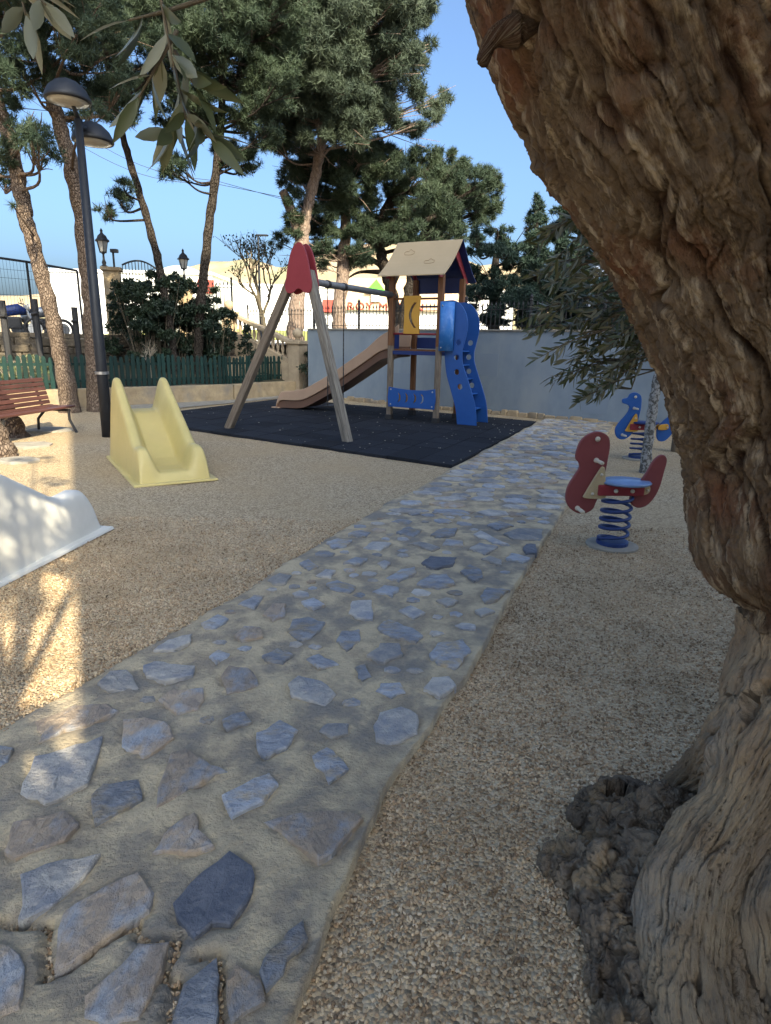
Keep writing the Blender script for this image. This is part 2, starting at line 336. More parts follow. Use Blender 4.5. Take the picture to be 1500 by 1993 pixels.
# ---- path: mortar bed with inset stones
PR = np.array([(-0.66, -0.9), (-0.19, 1.05), (0.02, 1.79), (0.39, 2.57), (0.94, 3.92), (1.74, 5.77), (4.49, 12.39), (5.0, 13.6)])
PL = np.array([(-2.75, -0.9), (-1.93, 1.05), (-1.48, 2.08), (-1.25, 2.6), (-0.75, 3.8), (-0.46, 4.62), (0.58, 7.05), (0.86, 7.7), (3.07, 12.79), (3.42, 13.6)])
xR = lambda y: np.interp(y, PR[:, 1], PR[:, 0]); xL = lambda y: np.interp(y, PL[:, 1], PL[:, 0])
z3 = lambda x, y: (x / 2, 1100 + y / 2)
z4 = lambda x, y: (500 + x / 2.5, 800 + y / 2.5)
CH = [[(0, 1390), (70, 1400), (190, 1405), (185, 1600)], [(185, 1600), (260, 1570), (450, 1440)], [(335, 1340), (445, 1430)],
      [(450, 1440), (530, 1400), (545, 1450), (690, 1450), (680, 1510), (630, 1590), (690, 1620)], [(690, 1620), (640, 1790)], [(770, 1530), (850, 1520), (860, 1600), (860, 1800)]]
CH = [[G(*z3(*q), 0.03) for q in c] for c in CH]
ys = [-0.9, -0.5, -0.1, 0.3, 0.6]; y = 0.8
while y < 13.6: ys.append(y); y += 0.0095 * max(y, 1.0)
ys = np.array(ys); ss = np.linspace(0, 1, 120)
YY = np.repeat(ys[:, None], 120, 1); SS = np.repeat(ss[None], len(ys), 0)
wob = 0.05 * fbm(np.stack([YY.ravel() * 1.6, 0 * YY.ravel(), 0 * YY.ravel() + 3], -1), 3).reshape(YY.shape)
wobr = 0.018 * fbm(np.stack([YY.ravel() * 2.5, 0 * YY.ravel(), 0 * YY.ravel() + 9], -1), 4).reshape(YY.shape)
XL = xL(YY) + wob - 0.05; XR = xR(YY) + wobr; XX = XL + (XR - XL) * SS
p3 = np.stack([XX.ravel(), YY.ravel(), 0 * XX.ravel()], -1)
ZZ = (0.038 + 0.006 * fbm(p3 * 5, 4) + 0.004 * fbm(p3 * 22 + 5, 3)).reshape(XX.shape)
dl = XX - XL; ZZ -= 0.055 * np.clip(1 - dl / 0.12, 0, 1) ** 1.5
for c in CH:
    for a, b in zip(c[:-1], c[1:]):
        d = b - a; t = np.clip(((XX - a.x) * d.x + (YY - a.y) * d.y) / (d.x ** 2 + d.y ** 2), 0, 1)
        dist = np.hypot(XX - a.x - t * d.x, YY - a.y - t * d.y) + 0.004 * fbm(p3 * 30, 2).reshape(XX.shape)
        ZZ -= 0.03 * np.clip(1.5 - dist / 0.011, 0, 1)
ZZ = np.maximum(ZZ, -0.03)
T3 = [[(375, 460), (430, 415), (490, 410), (540, 475), (500, 490), (420, 485)], [(555, 385), (600, 370), (690, 385), (760, 395), (750, 430), (640, 455), (570, 430)],
 [(615, 520), (660, 490), (790, 475), (795, 520), (770, 560), (690, 575)], [(135, 605), (290, 545), (420, 545), (460, 570), (340, 625), (250, 640), (150, 690)],
 [(80, 885), (135, 740), (240, 715), (395, 668), (345, 850), (240, 905), (170, 925)], [(480, 600), (560, 595), (640, 610), (680, 670), (560, 745), (470, 700)],
 [(355, 895), (400, 850), (540, 830), (550, 910), (370, 1010)], [(665, 730), (720, 710), (800, 760), (885, 800), (740, 865), (600, 945)],
 [(1000, 650), (1090, 598), (1160, 640), (1120, 710), (1030, 748), (1005, 720)], [(860, 895), (990, 825), (1050, 808), (1085, 850), (1030, 915), (900, 985)],
 [(1215, 740), (1270, 712), (1310, 735), (1360, 790), (1275, 845)], [(1025, 990), (1150, 960), (1330, 950), (1420, 980), (1290, 1130), (1240, 1155), (1130, 1070)],
 [(20, 1110), (50, 1000), (130, 985), (250, 955), (305, 1005), (250, 1070), (60, 1140)], [(590, 1120), (660, 1020), (760, 960), (800, 1050), (835, 1090), (760, 1115)],
 [(65, 1385), (80, 1200), (180, 1160), (390, 1125), (330, 1210), (200, 1320), (110, 1370)], [(210, 1580), (250, 1350), (400, 1250), (545, 1190), (600, 1270), (580, 1340), (450, 1425), (260, 1560)],
 [(675, 1310), (740, 1230), (890, 1112), (980, 1170), (985, 1270), (900, 1395), (825, 1390), (755, 1445), (690, 1370)], [(1005, 1580), (1040, 1500), (1180, 1380), (1200, 1440), (1100, 1590), (1035, 1650)],
 [(330, 1680), (470, 1560), (540, 1475), (655, 1465), (625, 1580), (540, 1760), (420, 1790), (330, 1760)], [(670, 1760), (705, 1625), (840, 1530), (848, 1600), (843, 1786), (670, 1800)],
 [(-60, 1480), (40, 1480), (90, 1560), (80, 1720), (-60, 1786)], [(880, 1620), (920, 1555), (1010, 1610), (1030, 1690), (900, 1780), (880, 1700)], [(0, 700), (55, 710), (30, 760), (-30, 800)],
 [(860, 430), (890, 390), (960, 400), (1010, 465), (940, 490), (880, 500)], [(910, 270), (950, 235), (1010, 240), (1025, 280), (940, 290)], [(780, 225), (850, 190), (890, 210), (840, 245), (800, 250)],
 [(600, 330), (650, 290), (745, 265), (740, 300), (680, 330)], [(1020, 190), (1060, 150), (1115, 150), (1110, 195), (1060, 215)], [(1120, 255), (1140, 210), (1200, 200), (1265, 225), (1210, 280), (1160, 290)],
 [(1310, 290), (1330, 255), (1400, 250), (1400, 300), (1350, 330)], [(1360, 180), (1370, 140), (1445, 135), (1450, 210), (1390, 205)], [(810, 355), (850, 330), (895, 345), (840, 385)],
 [(1020, 350), (1080, 320), (1140, 345), (1100, 380), (1040, 375)], [(1190, 365), (1240, 345), (1320, 385), (1240, 400)], [(1120, 460), (1160, 430), (1250, 450), (1310, 500), (1270, 545), (1140, 510)],
 [(1380, 400), (1420, 380), (1445, 430), (1410, 445)], [(860, 600), (950, 570), (980, 610), (880, 635)], [(1170, 140), (1220, 125), (1265, 150), (1220, 170)], [(930, 150), (990, 115), (1030, 120), (990, 165)]]
T4 = [[(565, 1530), (600, 1470), (700, 1440), (790, 1480), (780, 1570), (650, 1620), (580, 1600)], [(835, 1180), (880, 1130), (1000, 1110), (1040, 1170), (960, 1250), (880, 1230)], [(810, 1350), (850, 1300), (930, 1290), (970, 1335), (890, 1390)],
 [(530, 1190), (600, 1130), (690, 1130), (710, 1180), (620, 1225)], [(585, 1050), (640, 1015), (760, 1060), (810, 1090), (770, 1125), (620, 1085)], [(690, 970), (750, 945), (820, 980), (760, 1010)], [(870, 925), (920, 905), (980, 920), (930, 950)],
 [(1060, 970), (1110, 955), (1160, 975), (1090, 1000)], [(1085, 900), (1120, 860), (1230, 870), (1170, 920), (1110, 930)], [(780, 840), (850, 790), (920, 790), (965, 840), (880, 865)], [(990, 780), (1030, 745), (1090, 770), (1100, 810), (1050, 830)],
 [(630, 810), (700, 770), (770, 760), (770, 795), (690, 825)], [(800, 740), (840, 705), (970, 710), (950, 750), (860, 770)], [(335, 840), (390, 825), (480, 850), (450, 885), (360, 870)], [(560, 880), (620, 850), (690, 860), (660, 895)],
 [(285, 800), (330, 770), (385, 775), (360, 810)], [(205, 740), (250, 722), (295, 755), (250, 775)], [(50, 820), (110, 790), (170, 800), (140, 840), (80, 845)], [(1090, 720), (1130, 705), (1190, 722), (1190, 750)], [(1210, 715), (1240, 690), (1330, 715), (1290, 740)],
 [(1290, 670), (1310, 645), (1355, 645), (1360, 690), (1310, 695)], [(1030, 670), (1080, 640), (1170, 660), (1110, 700)], [(900, 650), (920, 625), (1000, 630), (1005, 655)], [(1050, 600), (1090, 585), (1190, 635), (1235, 655), (1150, 640)],
 [(845, 600), (880, 575), (970, 570), (960, 605), (890, 615)], [(680, 590), (740, 565), (800, 580), (760, 610)], [(730, 645), (790, 635), (890, 665), (850, 680)], [(515, 665), (560, 635), (655, 645), (600, 680)], [(335, 640), (390, 620), (465, 625), (430, 660), (370, 670)],
 [(445, 600), (500, 578), (555, 590), (520, 612)], [(1115, 555), (1180, 535), (1250, 555), (1170, 580)], [(1200, 600), (1260, 575), (1390, 570), (1380, 630), (1250, 625)], [(585, 740), (620, 725), (650, 740), (620, 765)], [(420, 740), (480, 710), (540, 715), (500, 745)]]
P3 = [[G(*z3(*q), 0.045) for q in t] for t in T3]; P4 = [[G(*z4(*q), 0.045) for q in t] for t in T4]
for poly in P3 + P4:
    px_ = [q.x for q in poly]; py_ = [q.y for q in poly]; r0_, r1_ = np.searchsorted(ys, (min(py_) - 0.05, max(py_) + 0.05)); xs_ = XX[r0_:r1_]; yy_ = YY[r0_:r1_]; dm = np.full(xs_.shape, 9.0)
    for a, c in zip(poly, poly[1:] + poly[:1]):
        d = c - a; t = np.clip(((xs_ - a.x) * d.x + (yy_ - a.y) * d.y) / (d.x ** 2 + d.y ** 2), 0, 1); dm = np.minimum(dm, np.hypot(xs_ - a.x - t * d.x, yy_ - a.y - t * d.y))
    ZZ[r0_:r1_] -= 0.011 * np.exp(-(dm / 0.014) ** 2) * np.clip(0.4 + fbm(np.stack([xs_.ravel() * 9, yy_.ravel() * 9, 0 * xs_.ravel()], -1), 2).reshape(xs_.shape) * 1.2, 0, 1)
v = np.stack([XX, YY, ZZ], -1).reshape(-1, 3); i = np.arange(len(v)).reshape(XX.shape)
f = np.stack([i[:-1, :-1], i[:-1, 1:], i[1:, 1:], i[1:, :-1]], -1).reshape(-1, 4)
# crisp right side face
e = i[:, -1]; sk_v = v[e].copy(); sk_v[:, 2] = -0.03; sk_v[:, 0] += 0.004; j = np.arange(len(e)) + len(v)
f = np.concatenate([f, np.stack([e[:-1], j[:-1], j[1:], e[1:]], -1)]); v = np.concatenate([v, sk_v])
path = tag(link('path', np_mesh('path', v, f), M_mortar, smooth=True), kind='structure')
def stone(poly, m, h=0.012, zb=0.038):
    """irregular flat stone, polygon in world xy"""
    poly = np.array([(q[0], q[1]) for q in poly]); c = poly.mean(0); n = len(poly); ring = []
    for k in range(n):
        a, b = poly[k], poly[(k + 1) % n]; L = np.linalg.norm(b - a); sub = 3 if L > 0.1 else 2
        for t in np.linspace(0, 1, sub, endpoint=False):
            q = a + (b - a) * t + RNG.normal(0, 0.035 * min(L, 0.2), 2) * (1 if t > 0 else 0.5); ring.append(q)
    ring = np.array(ring); k = len(ring); vs = []; r_ = np.linalg.norm(ring - c, axis=1).mean()
    tilt = RNG.normal(0, 0.02, 2)
    for sc, z in ((1.02, -0.03), (1.0, 0.55), (1 - 0.007 / r_, 0.92), (0.72, 1.0), (0.35, 1.02)):
        q = c + (ring - c) * sc
        zz = zb + (h * z if z > 0 else -0.03) + ((q - c) @ tilt) * (z > 0) + (RNG.normal(0, 0.0012, k) if z > 0.5 else 0)
        vs.append(np.column_stack([q, np.broadcast_to(zz, (k,))]))
    vs.append(np.array([[c[0], c[1], zb + h * 1.05]])); vs = np.concatenate(vs); fs = []
    for r in range(4):
        for a in range(k): fs.append([r * k + a, r * k + (a + 1) % k, (r + 1) * k + (a + 1) % k, (r + 1) * k + a])
    for a in range(k): fs.append([4 * k + a, 4 * k + (a + 1) % k, 5 * k])
    me = bpy.data.meshes.new('stone'); me.from_pydata(vs.tolist(), [], fs); me.update()
    if sum(p.normal.z for p in me.polygons) < 0: me.flip_normals()
    link('stone', me, m, path, smooth=False)
KM = {16: 3, 0: 2, 1: 2, 3: 1, 6: 0, 9: 0, 23: 1, 24: 1, 5: 1, 7: 1, 11: 1, 12: 1, 13: 1, 15: 1, 18: 1, 19: 0, 4: 2, 14: 2, 20: 1, 21: 1, 17: 0}
for k, t in enumerate(T3): stone([G(*z3(*q), 0.045) for q in t], M_stone[KM.get(k, random.choice((0, 0, 2, 1)))], h=0.011)
for k, t in enumerate(T4): stone([G(*z4(*q), 0.045) for q in t], M_stone[random.choice((0, 0, 0, 2, 2, 3 if k % 4 == 0 else 0))], h=0.013)
cen = [(np.mean([q.x for q in t]), np.mean([q.y for q in t]), max(math.hypot(q.x - np.mean([w.x for w in t]), q.y - np.mean([w.y for w in t])) for q in t)) for t in P3 + P4]
for _ in range(2600):                              # smaller stones between the big ones
    cy = random.uniform(1.9, 5.45); cx = random.uniform(xL(cy) + 0.12, xR(cy) - 0.1); w = random.uniform(0.035, 0.085) * (0.8 + 0.06 * cy)
    if all(math.hypot(cx - x_, cy - y_) > r_ * 0.92 + w + 0.012 for x_, y_, r_ in cen):
        cen.append((cx, cy, w)); k = random.randint(5, 7); o = random.random() * 6.28
        stone([(cx + math.cos(o + 6.283 * q / k) * w * random.uniform(0.75, 1.1), cy + math.sin(o + 6.283 * q / k) * w * random.uniform(0.6, 0.95)) for q in range(k)], M_stone[random.choice((0, 0, 2, 2, 1))], h=0.009)
for _ in range(900):                               # the same paving beside and behind the photographer
    cy = random.uniform(-0.8, 2.4); cx = random.uniform(xL(cy) + 0.14, xR(cy) - 0.12); w = random.uniform(0.07, 0.15)
    if (cy < 0.85 or cx < -0.66 * cy - 0.12) and all(math.hypot(cx - x_, cy - y_) > r_ * 0.9 + w + 0.015 for x_, y_, r_ in cen):
        cen.append((cx, cy, w)); k = random.randint(5, 7); o = random.random() * 6.28
        stone([(cx + math.cos(o + 6.283 * q / k) * w * random.uniform(0.75, 1.1), cy + math.sin(o + 6.283 * q / k) * w * random.uniform(0.6, 1.0)) for q in range(k)], M_stone[random.choice((0, 2, 1, 1))], h=0.011)
y = 5.45
while y < 13.2:                                    # further along: the same kind of stones, laid at random
    rowh = random.uniform(0.2, 0.29); x = xL(y) + 0.08
    while x < xR(y) - 0.12:
        w = random.uniform(0.2, 0.42); cx, cy = x + w / 2, y + random.uniform(-0.05, 0.05); k = random.randint(5, 7)
        if cx + w * 0.4 < xR(cy) and random.random() < 0.94:
            o = random.random() * 6.28
            stone([(cx + math.cos(o + 6.283 * q / k) * w * 0.46 * random.uniform(0.8, 1.12), cy + math.sin(o + 6.283 * q / k) * rowh * 0.46 * random.uniform(0.8, 1.12)) for q in range(k)], M_stone[random.choice((0, 0, 2, 2, 2, 1))], h=0.014)
        x += w + random.uniform(0.0, 0.035)
    y += rowh + random.uniform(-0.02, 0.02)

# ---- loose gravel close to the camera: real pebbles
def gravel_points():
    pts = []
    n = 330000
    x = RNG.uniform(-4, 4, n); y = RNG.uniform(0.75, 5.2, n)
    vis = (np.abs(x) < 0.7 * y + 0.25)
    inside = (x > xL(y) - 0.03) & (x < xR(y) + 0.012)
    keep = vis & ~inside & (RNG.random(n) < np.clip(1.25 - y / 5.0, 0.12, 1))
    e = vis & inside & (RNG.random(n) < 0.012 + 0.35 * np.exp(-(x - xL(y)) / 0.05))
    return np.column_stack([x[keep], y[keep], RNG.uniform(-0.004, 0.005, keep.sum())]), np.column_stack([x[e], y[e], np.full(e.sum(), 0.036)])
gp, ge = gravel_points()
gp[:, 2] += und(gp[:, 0], gp[:, 1])
# grit on the path only in its sandy left edge and in the open joints
chd = np.full(len(ge), 9.0)
for c in CH:
    for a, b in zip(c[:-1], c[1:]):
        d = b - a; t = np.clip(((ge[:, 0] - a.x) * d.x + (ge[:, 1] - a.y) * d.y) / (d.x ** 2 + d.y ** 2), 0, 1); chd = np.minimum(chd, np.hypot(ge[:, 0] - a.x - t * d.x, ge[:, 1] - a.y - t * d.y))
nearL = (ge[:, 0] - xL(ge[:, 1])) < 0.12
ge[nearL, 2] = 0.022; ge = ge[nearL]
jx = []
for c in CH:
    for a, b in zip(c[:-1], c[1:]):
        for _ in range(int((b - a).length * 260)):
            q = a.lerp(b, random.random()); jx.append((q.x + random.gauss(0, 0.006), q.y + random.gauss(0, 0.006), 0.013))
allp = np.concatenate([gp, ge, np.array(jx)])
me = bpy.data.meshes.new('pebbles'); me.vertices.add(len(allp)); me.vertices.foreach_set('co', allp.astype(np.float32).ravel()); me.update()
peb = link('loose_gravel', me)
tag(peb, 'loose tan and grey gravel pebbles beside the stone path', 'gravel', kind='stuff')
M_peb = mat('pebble', (0.4, 0.31, 0.2), (0.3, 0.225, 0.15), 0.9, 0.9, spec=0.15)
nn = M_peb.node_tree; oi = nn.nodes.new('ShaderNodeObjectInfo'); rp = nn.nodes.new('ShaderNodeValToRGB'); nn.links.new(oi.outputs['Random'], rp.inputs[0]); pn_ = nn.nodes.new('ShaderNodeTexNoise'); pn_.inputs['Scale'].default_value = 2.2; pn_.inputs['Detail'].default_value = 5; nn.links.new(oi.outputs['Location'], pn_.inputs[0]); pr_ = nn.nodes.new('ShaderNodeMapRange'); pr_.inputs[1].default_value = 0.35; pr_.inputs[2].default_value = 0.65; pr_.inputs[3].default_value = 0.68; pr_.inputs[4].default_value = 1.12; nn.links.new(pn_.outputs[0], pr_.inputs[0]); ph_ = nn.nodes.new('ShaderNodeHueSaturation'); nn.links.new(pr_.outputs[0], ph_.inputs['Value']); nn.links.new(rp.outputs[0], ph_.inputs['Color']); nn.links.new(ph_.outputs[0], nn.nodes['Principled BSDF'].inputs['Base Color'])
el = rp.color_ramp.elements; el[0].color = (0.2, 0.14, 0.09, 1); el[1].color = (0.64, 0.52, 0.37, 1)
for p_, c_ in ((0.2, (0.37, 0.245, 0.145)), (0.5, (0.53, 0.38, 0.235)), (0.75, (0.6, 0.45, 0.285))): q = el.new(p_); q.color = (*c_, 1)
ng = bpy.data.node_groups.new('scatter_pebbles', 'GeometryNodeTree')
ng.interface.new_socket('Geometry', in_out='INPUT', socket_type='NodeSocketGeometry'); ng.interface.new_socket('Geometry', in_out='OUTPUT', socket_type='NodeSocketGeometry')
N = ng.nodes.new; gi, go = N('NodeGroupInput'), N('NodeGroupOutput')
ico = N('GeometryNodeMeshIcoSphere'); ico.inputs['Radius'].default_value = 0.0058; ico.inputs['Subdivisions'].default_value = 1
inst = N('GeometryNodeInstanceOnPoints'); rr = N('FunctionNodeRandomValue'); rr.data_type = 'FLOAT_VECTOR'; rr.inputs[0].default_value = (0, 0, 0); rr.inputs[1].default_value = (6.28, 6.28, 6.28)
rs = N('FunctionNodeRandomValue'); rs.data_type = 'FLOAT_VECTOR'; rs.inputs[0].default_value = (0.45, 0.45, 0.4); rs.inputs[1].default_value = (1.6, 1.4, 1.05); rs.inputs['Seed'].default_value = 5
sm = N('GeometryNodeSetMaterial'); sm.inputs['Material'].default_value = M_peb
L_ = ng.links.new
L_(ico.outputs[0], sm.inputs[0]); L_(gi.outputs[0], inst.inputs['Points']); L_(sm.outputs[0], inst.inputs['Instance']); L_(rr.outputs[0], inst.inputs['Rotation']); L_(rs.outputs[0], inst.inputs['Scale']); L_(inst.outputs[0], go.inputs[0])
peb.modifiers.new('scatter', 'NODES').node_group = ng

# ---- rubber safety mat of square tiles
mN, mR, mL = Vector((0.83, 7.7, 0)), Vector((3.07, 12.79, 0)), Vector((-5.05, 11.65, 0))
rmat = empty('rubber_mat', mN); tag(rmat, kind='structure')
na, nb = 14, 11; ea = (mL - mN) / na; eb = (mR - mN) / nb
def tile_mesh():
    b = MB(); g = 0.004; ua = ea.normalized() * g; ub = eb.normalized() * g
    c = [ua + ub, ea - ua + ub, ea + eb - ua - ub, eb + ua - ub]; ce = (ea + eb) / 2; z = Vector((0, 0, 1))
    b.add([q for q in c] + [q + z * 0.038 for q in c] + [q + (ce - q).normalized() * 0.008 + z * 0.045 for q in c],
          [[0, 1, 5, 4], [1, 2, 6, 5], [2, 3, 7, 6], [3, 0, 4, 7], [4, 5, 9, 8], [5, 6, 10, 9], [6, 7, 11, 10], [7, 4, 8, 11], [8, 9, 10, 11]])
    m = b.mesh('tile'); bm = bmesh.new(); bm.from_mesh(m); bmesh.ops.recalc_face_normals(bm, faces=bm.faces); bm.to_mesh(m); bm.free(); m.materials.append(M_rubber); return m
tm = tile_mesh()
for a in range(na):
    for b in range(nb):
        o = bpy.data.objects.new('tile', tm); COL.objects.link(o); o.parent = rmat; o.location = ea * a + eb * b + Vector((0, 0, random.uniform(-0.004, 0.003)))

cb = MB()
for _ in range(170):
    q = mN + (mL - mN) * random.random() ** 1.6 + (mR - mN) * random.random(); s_ = random.uniform(0.006, 0.02); cb.box((q.x, q.y, 0.05), (s_, s_ * random.uniform(0.5, 1.4), s_ * 0.5), Matrix.Rotation(random.random() * 3, 3, 'Z'))
tag(cb.build('loose_crumbs', M_concrete), 'pale grit and crumbs scattered on the black rubber mat', 'grit', kind='stuff')
# ---- raised street level behind, bank, retaining wall
KP = [Vector((-13.5, 7.4, 0)), Vector((-9.6, 11.0, 0)), Vector((-6.86, 13.71, 0)), Vector((-4.13, 16.43, 0)), Vector((-3.1, 18.2, 0)), Vector((-2.62, 18.75, 0))]
ST = 1.42
WP = [Vector((-17, 10.5, 0)), Vector((-12.5, 13.6, 0)), Vector((-9.3, 16.4, 0)), Vector((-6.8, 18.9, 0)), Vector((-4.9, 19.9, 0))]
b = MB()
st = [(-60, 8), (-17, 10.7)] + [(p.x, p.y + 0.15) for p in WP[1:]] + [(-2.3, 19.3), (-2.2, 18.2), (4.8, 12.9), (12.5, 7.1), (60, -20), (400, 60), (400, 500), (-400, 500), (-400, 60)]
b.add([(x, y, ST) for x, y in st], [list(range(len(st)))])
tag(b.build('street', M_street), kind='structure')
# bank of soil between kerb and retaining wall
kk = np.array([(p.x, p.y) for p in KP]); ww = np.array([(-17, 10.5), (-13, 13.2), (-9.3, 16.4), (-6.8, 18.9), (-4.9, 19.9), (-4.3, 19.75)])
vs = []; nT = 60; nU = 16
for t in np.linspace(0, 5, nT):
    i0 = min(int(t), 4); q = t - i0; a = kk[i0] + (kk[i0 + 1] - kk[i0]) * q; c = ww[i0] + (ww[i0 + 1] - ww[i0]) * q
    for u in np.linspace(0.03, 1, nU):
        p = a + (c - a) * u; vs.append((p[0], p[1], 0.34 + 0.75 * u ** 1.5))
vs = np.array(vs); vs[:, 2] += 0.05 * fbm(vs * 1.5, 3); i = np.arange(nT * nU).reshape(nT, nU)
f = np.stack([i[:-1, :-1], i[:-1, 1:], i[1:, 1:], i[1:, :-1]], -1).reshape(-1, 4)[:, ::-1]
tag(link('planting_bank', np_mesh('bank', vs, f), M_soil, smooth=True), kind='structure')
# far hills
hx = np.linspace(-260, 320, 80); prof = np.interp(hx, [-260, -120, -75, -50, -38, -20, -5, 10, 40, 90, 200, 320], [14, 16, 26, 30, 27, 32, 37, 36, 30, 22, 24, 20])
def hz(X, Y):
    k = np.clip((Y - 180) / 70, 0, 1); k = k * k * (3 - 2 * k); base = np.interp(X.ravel(), hx, prof).reshape(X.shape)
    return ST - 1 + base * k + k * 4 * fbm(np.stack([X.ravel() / 22, Y.ravel() / 22, 0 * X.ravel()], -1), 4).reshape(X.shape)
tag(link('hills', grid_mesh('hills', hx, np.linspace(178, 330, 30), hz), M_hill, smooth=True), kind='structure')
# paved strip between mat and kerb
b = MB(); q = [G(395, 793), G(540, 777), G(598, 770), G(600, 783)]; q = [Vector((-5.2, 13.1, 0)), Vector((-3.1, 16.9, 0)), Vector((-2.3, 17.85, 0)), Vector((-2.95, 18.3, 0)), Vector((-3.4, 17.6, 0)), Vector((-4.4, 16.0, 0)), Vector((-6.5, 13.9, 0))]
b.add([(p.x, p.y, 0.012) for p in q], [list(range(len(q)))])
tag(b.build('paved_strip', M_concrete), kind='structure')

# ================================================================== THINGS OF THE SETTING
# ---- blue wall with coping, stone footing and iron fence
w0, w1 = Vector((-2.3, 18.0, 0)), Vector((9.6, 9.02, 0)); wd = (w1 - w0).normalized(); wl = (w1 - w0).length; wang = math.atan2(wd.y, wd.x)
bw = empty('rendered_wall', w0, wang, 'long blue grey rendered wall with thin coping behind the play area', 'wall')
MB().box((wl / 2, 0.125, 0.92), (wl, 0.25, 1.84)).build('wall_body', M_bluewall, bw)
k = 0; x = 0
while x < wl:
    L = min(2.0, wl - x); MB().box((x + L / 2, 0.125, 1.862), (L - 0.006, 0.31, 0.042)).build('coping_slab', M_concrete, bw, bevel=0.006); x += L
for x, z, w, h in ((5.6, 1.1, 0.75, 0.5), (8.3, 0.5, 0.5, 0.6), (3.2, 0.6, 0.9, 0.4)):
    MB().box((x, -0.002, z), (w, 0.006, h)).build('render_patch', mat('render_patch', (0.26, 0.31, 0.352), (0.25, 0.3, 0.345), 3, 0.85, 0.004, 40, world=True, spec=0.15), bw)
x = 0.1
while x < wl - 0.3:
    w = random.uniform(0.14, 0.34); h = random.uniform(0.07, 0.14)
    b = MB(); b.box((x + w / 2, -0.03, h / 2 - 0.01), (w, random.uniform(0.1, 0.18), h), Matrix.Rotation(random.uniform(-0.12, 0.12), 3, 'Z'), random.uniform(0.7, 0.9)); b.build('stone', M_tanstone, bw, bevel=0.02); x += w * 0.96
def iron_fence(name, pts, h, gap, label, zb, spear=True, posts=1.6, r=0.009, group=None):
    o = empty(name, (*pts[0][:2], zb), 0, label, 'fence', group); org = Vector((*pts[0][:2], zb)); bars = MB(); rails = MB()
    for a, c in zip(pts[:-1], pts[1:]):
        a, c = Vector(a), Vector(c); L = (c - a).xy.length; n = max(2, int(L / gap)); a0 = a - org; c0 = c - org
        for t in range(n + 1):
            p = a0.lerp(c0, t / n); bars.tube([p, p + Vector((0, 0, h))], r, 5)
            if spear: bars.lathe([(r, h), (r * 2.4, h + 0.03), (0.001, h + 0.11)], p, 5)
        for z in (0.08, h - 0.07): rails.beam(a0 + Vector((0, 0, z)), c0 + Vector((0, 0, z)), 0.035, 0.014)
        m_ = max(1, int(L / posts))
        for t in range(m_ + 1):
            p = a0.lerp(c0, t / m_); q = MB(); q.tube([p, p + Vector((0, 0, h + 0.1))], 0.03, 8); q.lathe([(0.03, 0), (0.045, 0.02), (0.03, 0.05), (0.042, 0.09), (0.02, 0.13), (0.001, 0.15)], p + Vector((0, 0, h + 0.1)), 8); q.build('post', M_iron, o)
    bars.build('bars', M_iron, o); rails.build('rails', M_iron, o); return o
wa = w0 + Vector((-wd.y, wd.x, 0)) * 0.16 + wd * 0.1; wb = wa + wd * (wl - 0.3)
iron_fence('iron_fence', [(wa.x, wa.y, 1.885), (wb.x, wb.y, 1.885)], 0.5, 0.11, 'low black iron railing with spear tips on top of the blue wall', 1.885)

# ---- planter kerb, built of tan blocks
kb = empty('planter_kerb', KP[2], 0, 'low curved kerb wall of tan stone blocks below the green picket fence', 'kerb')
for a, c in zip(KP[:-1], KP[1:]):
    L = (c - a).length; n = max(1, round(L / 1.9))
    for t in range(n):
        p, q = a.lerp(c, t / n), a.lerp(c, (t + 1) / n); d = (q - p).normalized() * 0.006
        b = MB(); b.beam(p + d - KP[2] + Vector((0, 0, 0.19)), q - d - KP[2] + Vector((0, 0, 0.19)), 0.26, 0.42 + random.uniform(-0.012, 0.012)); b.build('block', M_tanstone, kb, bevel=0.025)
# ---- green picket fence on the bank
pf = empty('picket_fence', (KP[2].x, KP[2].y, 0.36), 0, 'dark green wooden picket fence standing along the tan kerb', 'fence')
org = Vector((KP[2].x, KP[2].y, 0.36)); off = Vector((-0.3, 0.32, 0))
pm = MB(); pm.add([(-0.042, 0, 0), (0.042, 0, 0), (0.042, 0, 0.68), (0.03, 0, 0.73), (0, 0, 0.75), (-0.03, 0, 0.73), (-0.042, 0, 0.68)] + [(-0.042, 0.022, 0), (0.042, 0.022, 0), (0.042, 0.022, 0.68), (0.03, 0.022, 0.73), (0, 0.022, 0.75), (-0.03, 0.022, 0.73), (-0.042, 0.022, 0.68)],
      [[0, 1, 2, 3, 4, 5, 6], [13, 12, 11, 10, 9, 8, 7]] + [[k, k + 7, (k + 1) % 7 + 7, (k + 1) % 7] for k in range(7)])
pmesh = pm.mesh('picket'); pmesh.materials.append(M_green)
for a, c in zip(KP[1:-1], KP[2:]):
    a = a + off; c = c + off; L = (c - a).length; n = int(L / 0.125); ang = math.atan2((c - a).y, (c - a).x)
    for t in range(n):
        p = a.lerp(c, (t + 0.5) / n) - Vector((org.x, org.y, 0)); o = bpy.data.objects.new('picket', pmesh); COL.objects.link(o); o.parent = pf
        o.location = (p.x, p.y, random.uniform(-0.02, 0.02)); o.rotation_euler = (0, random.uniform(-0.03, 0.03), ang); o.scale = (1, 1, random.uniform(0.95, 1.03))
    for z in (0.18, 0.55):
        MB().beam(a - Vector((org.x, org.y, -z)) + Vector((-0.02, 0.04, 0)), c - Vector((org.x, org.y, -z)) + Vector((-0.02, 0.04, 0)), 0.03, 0.06).build('rail', M_green, pf)
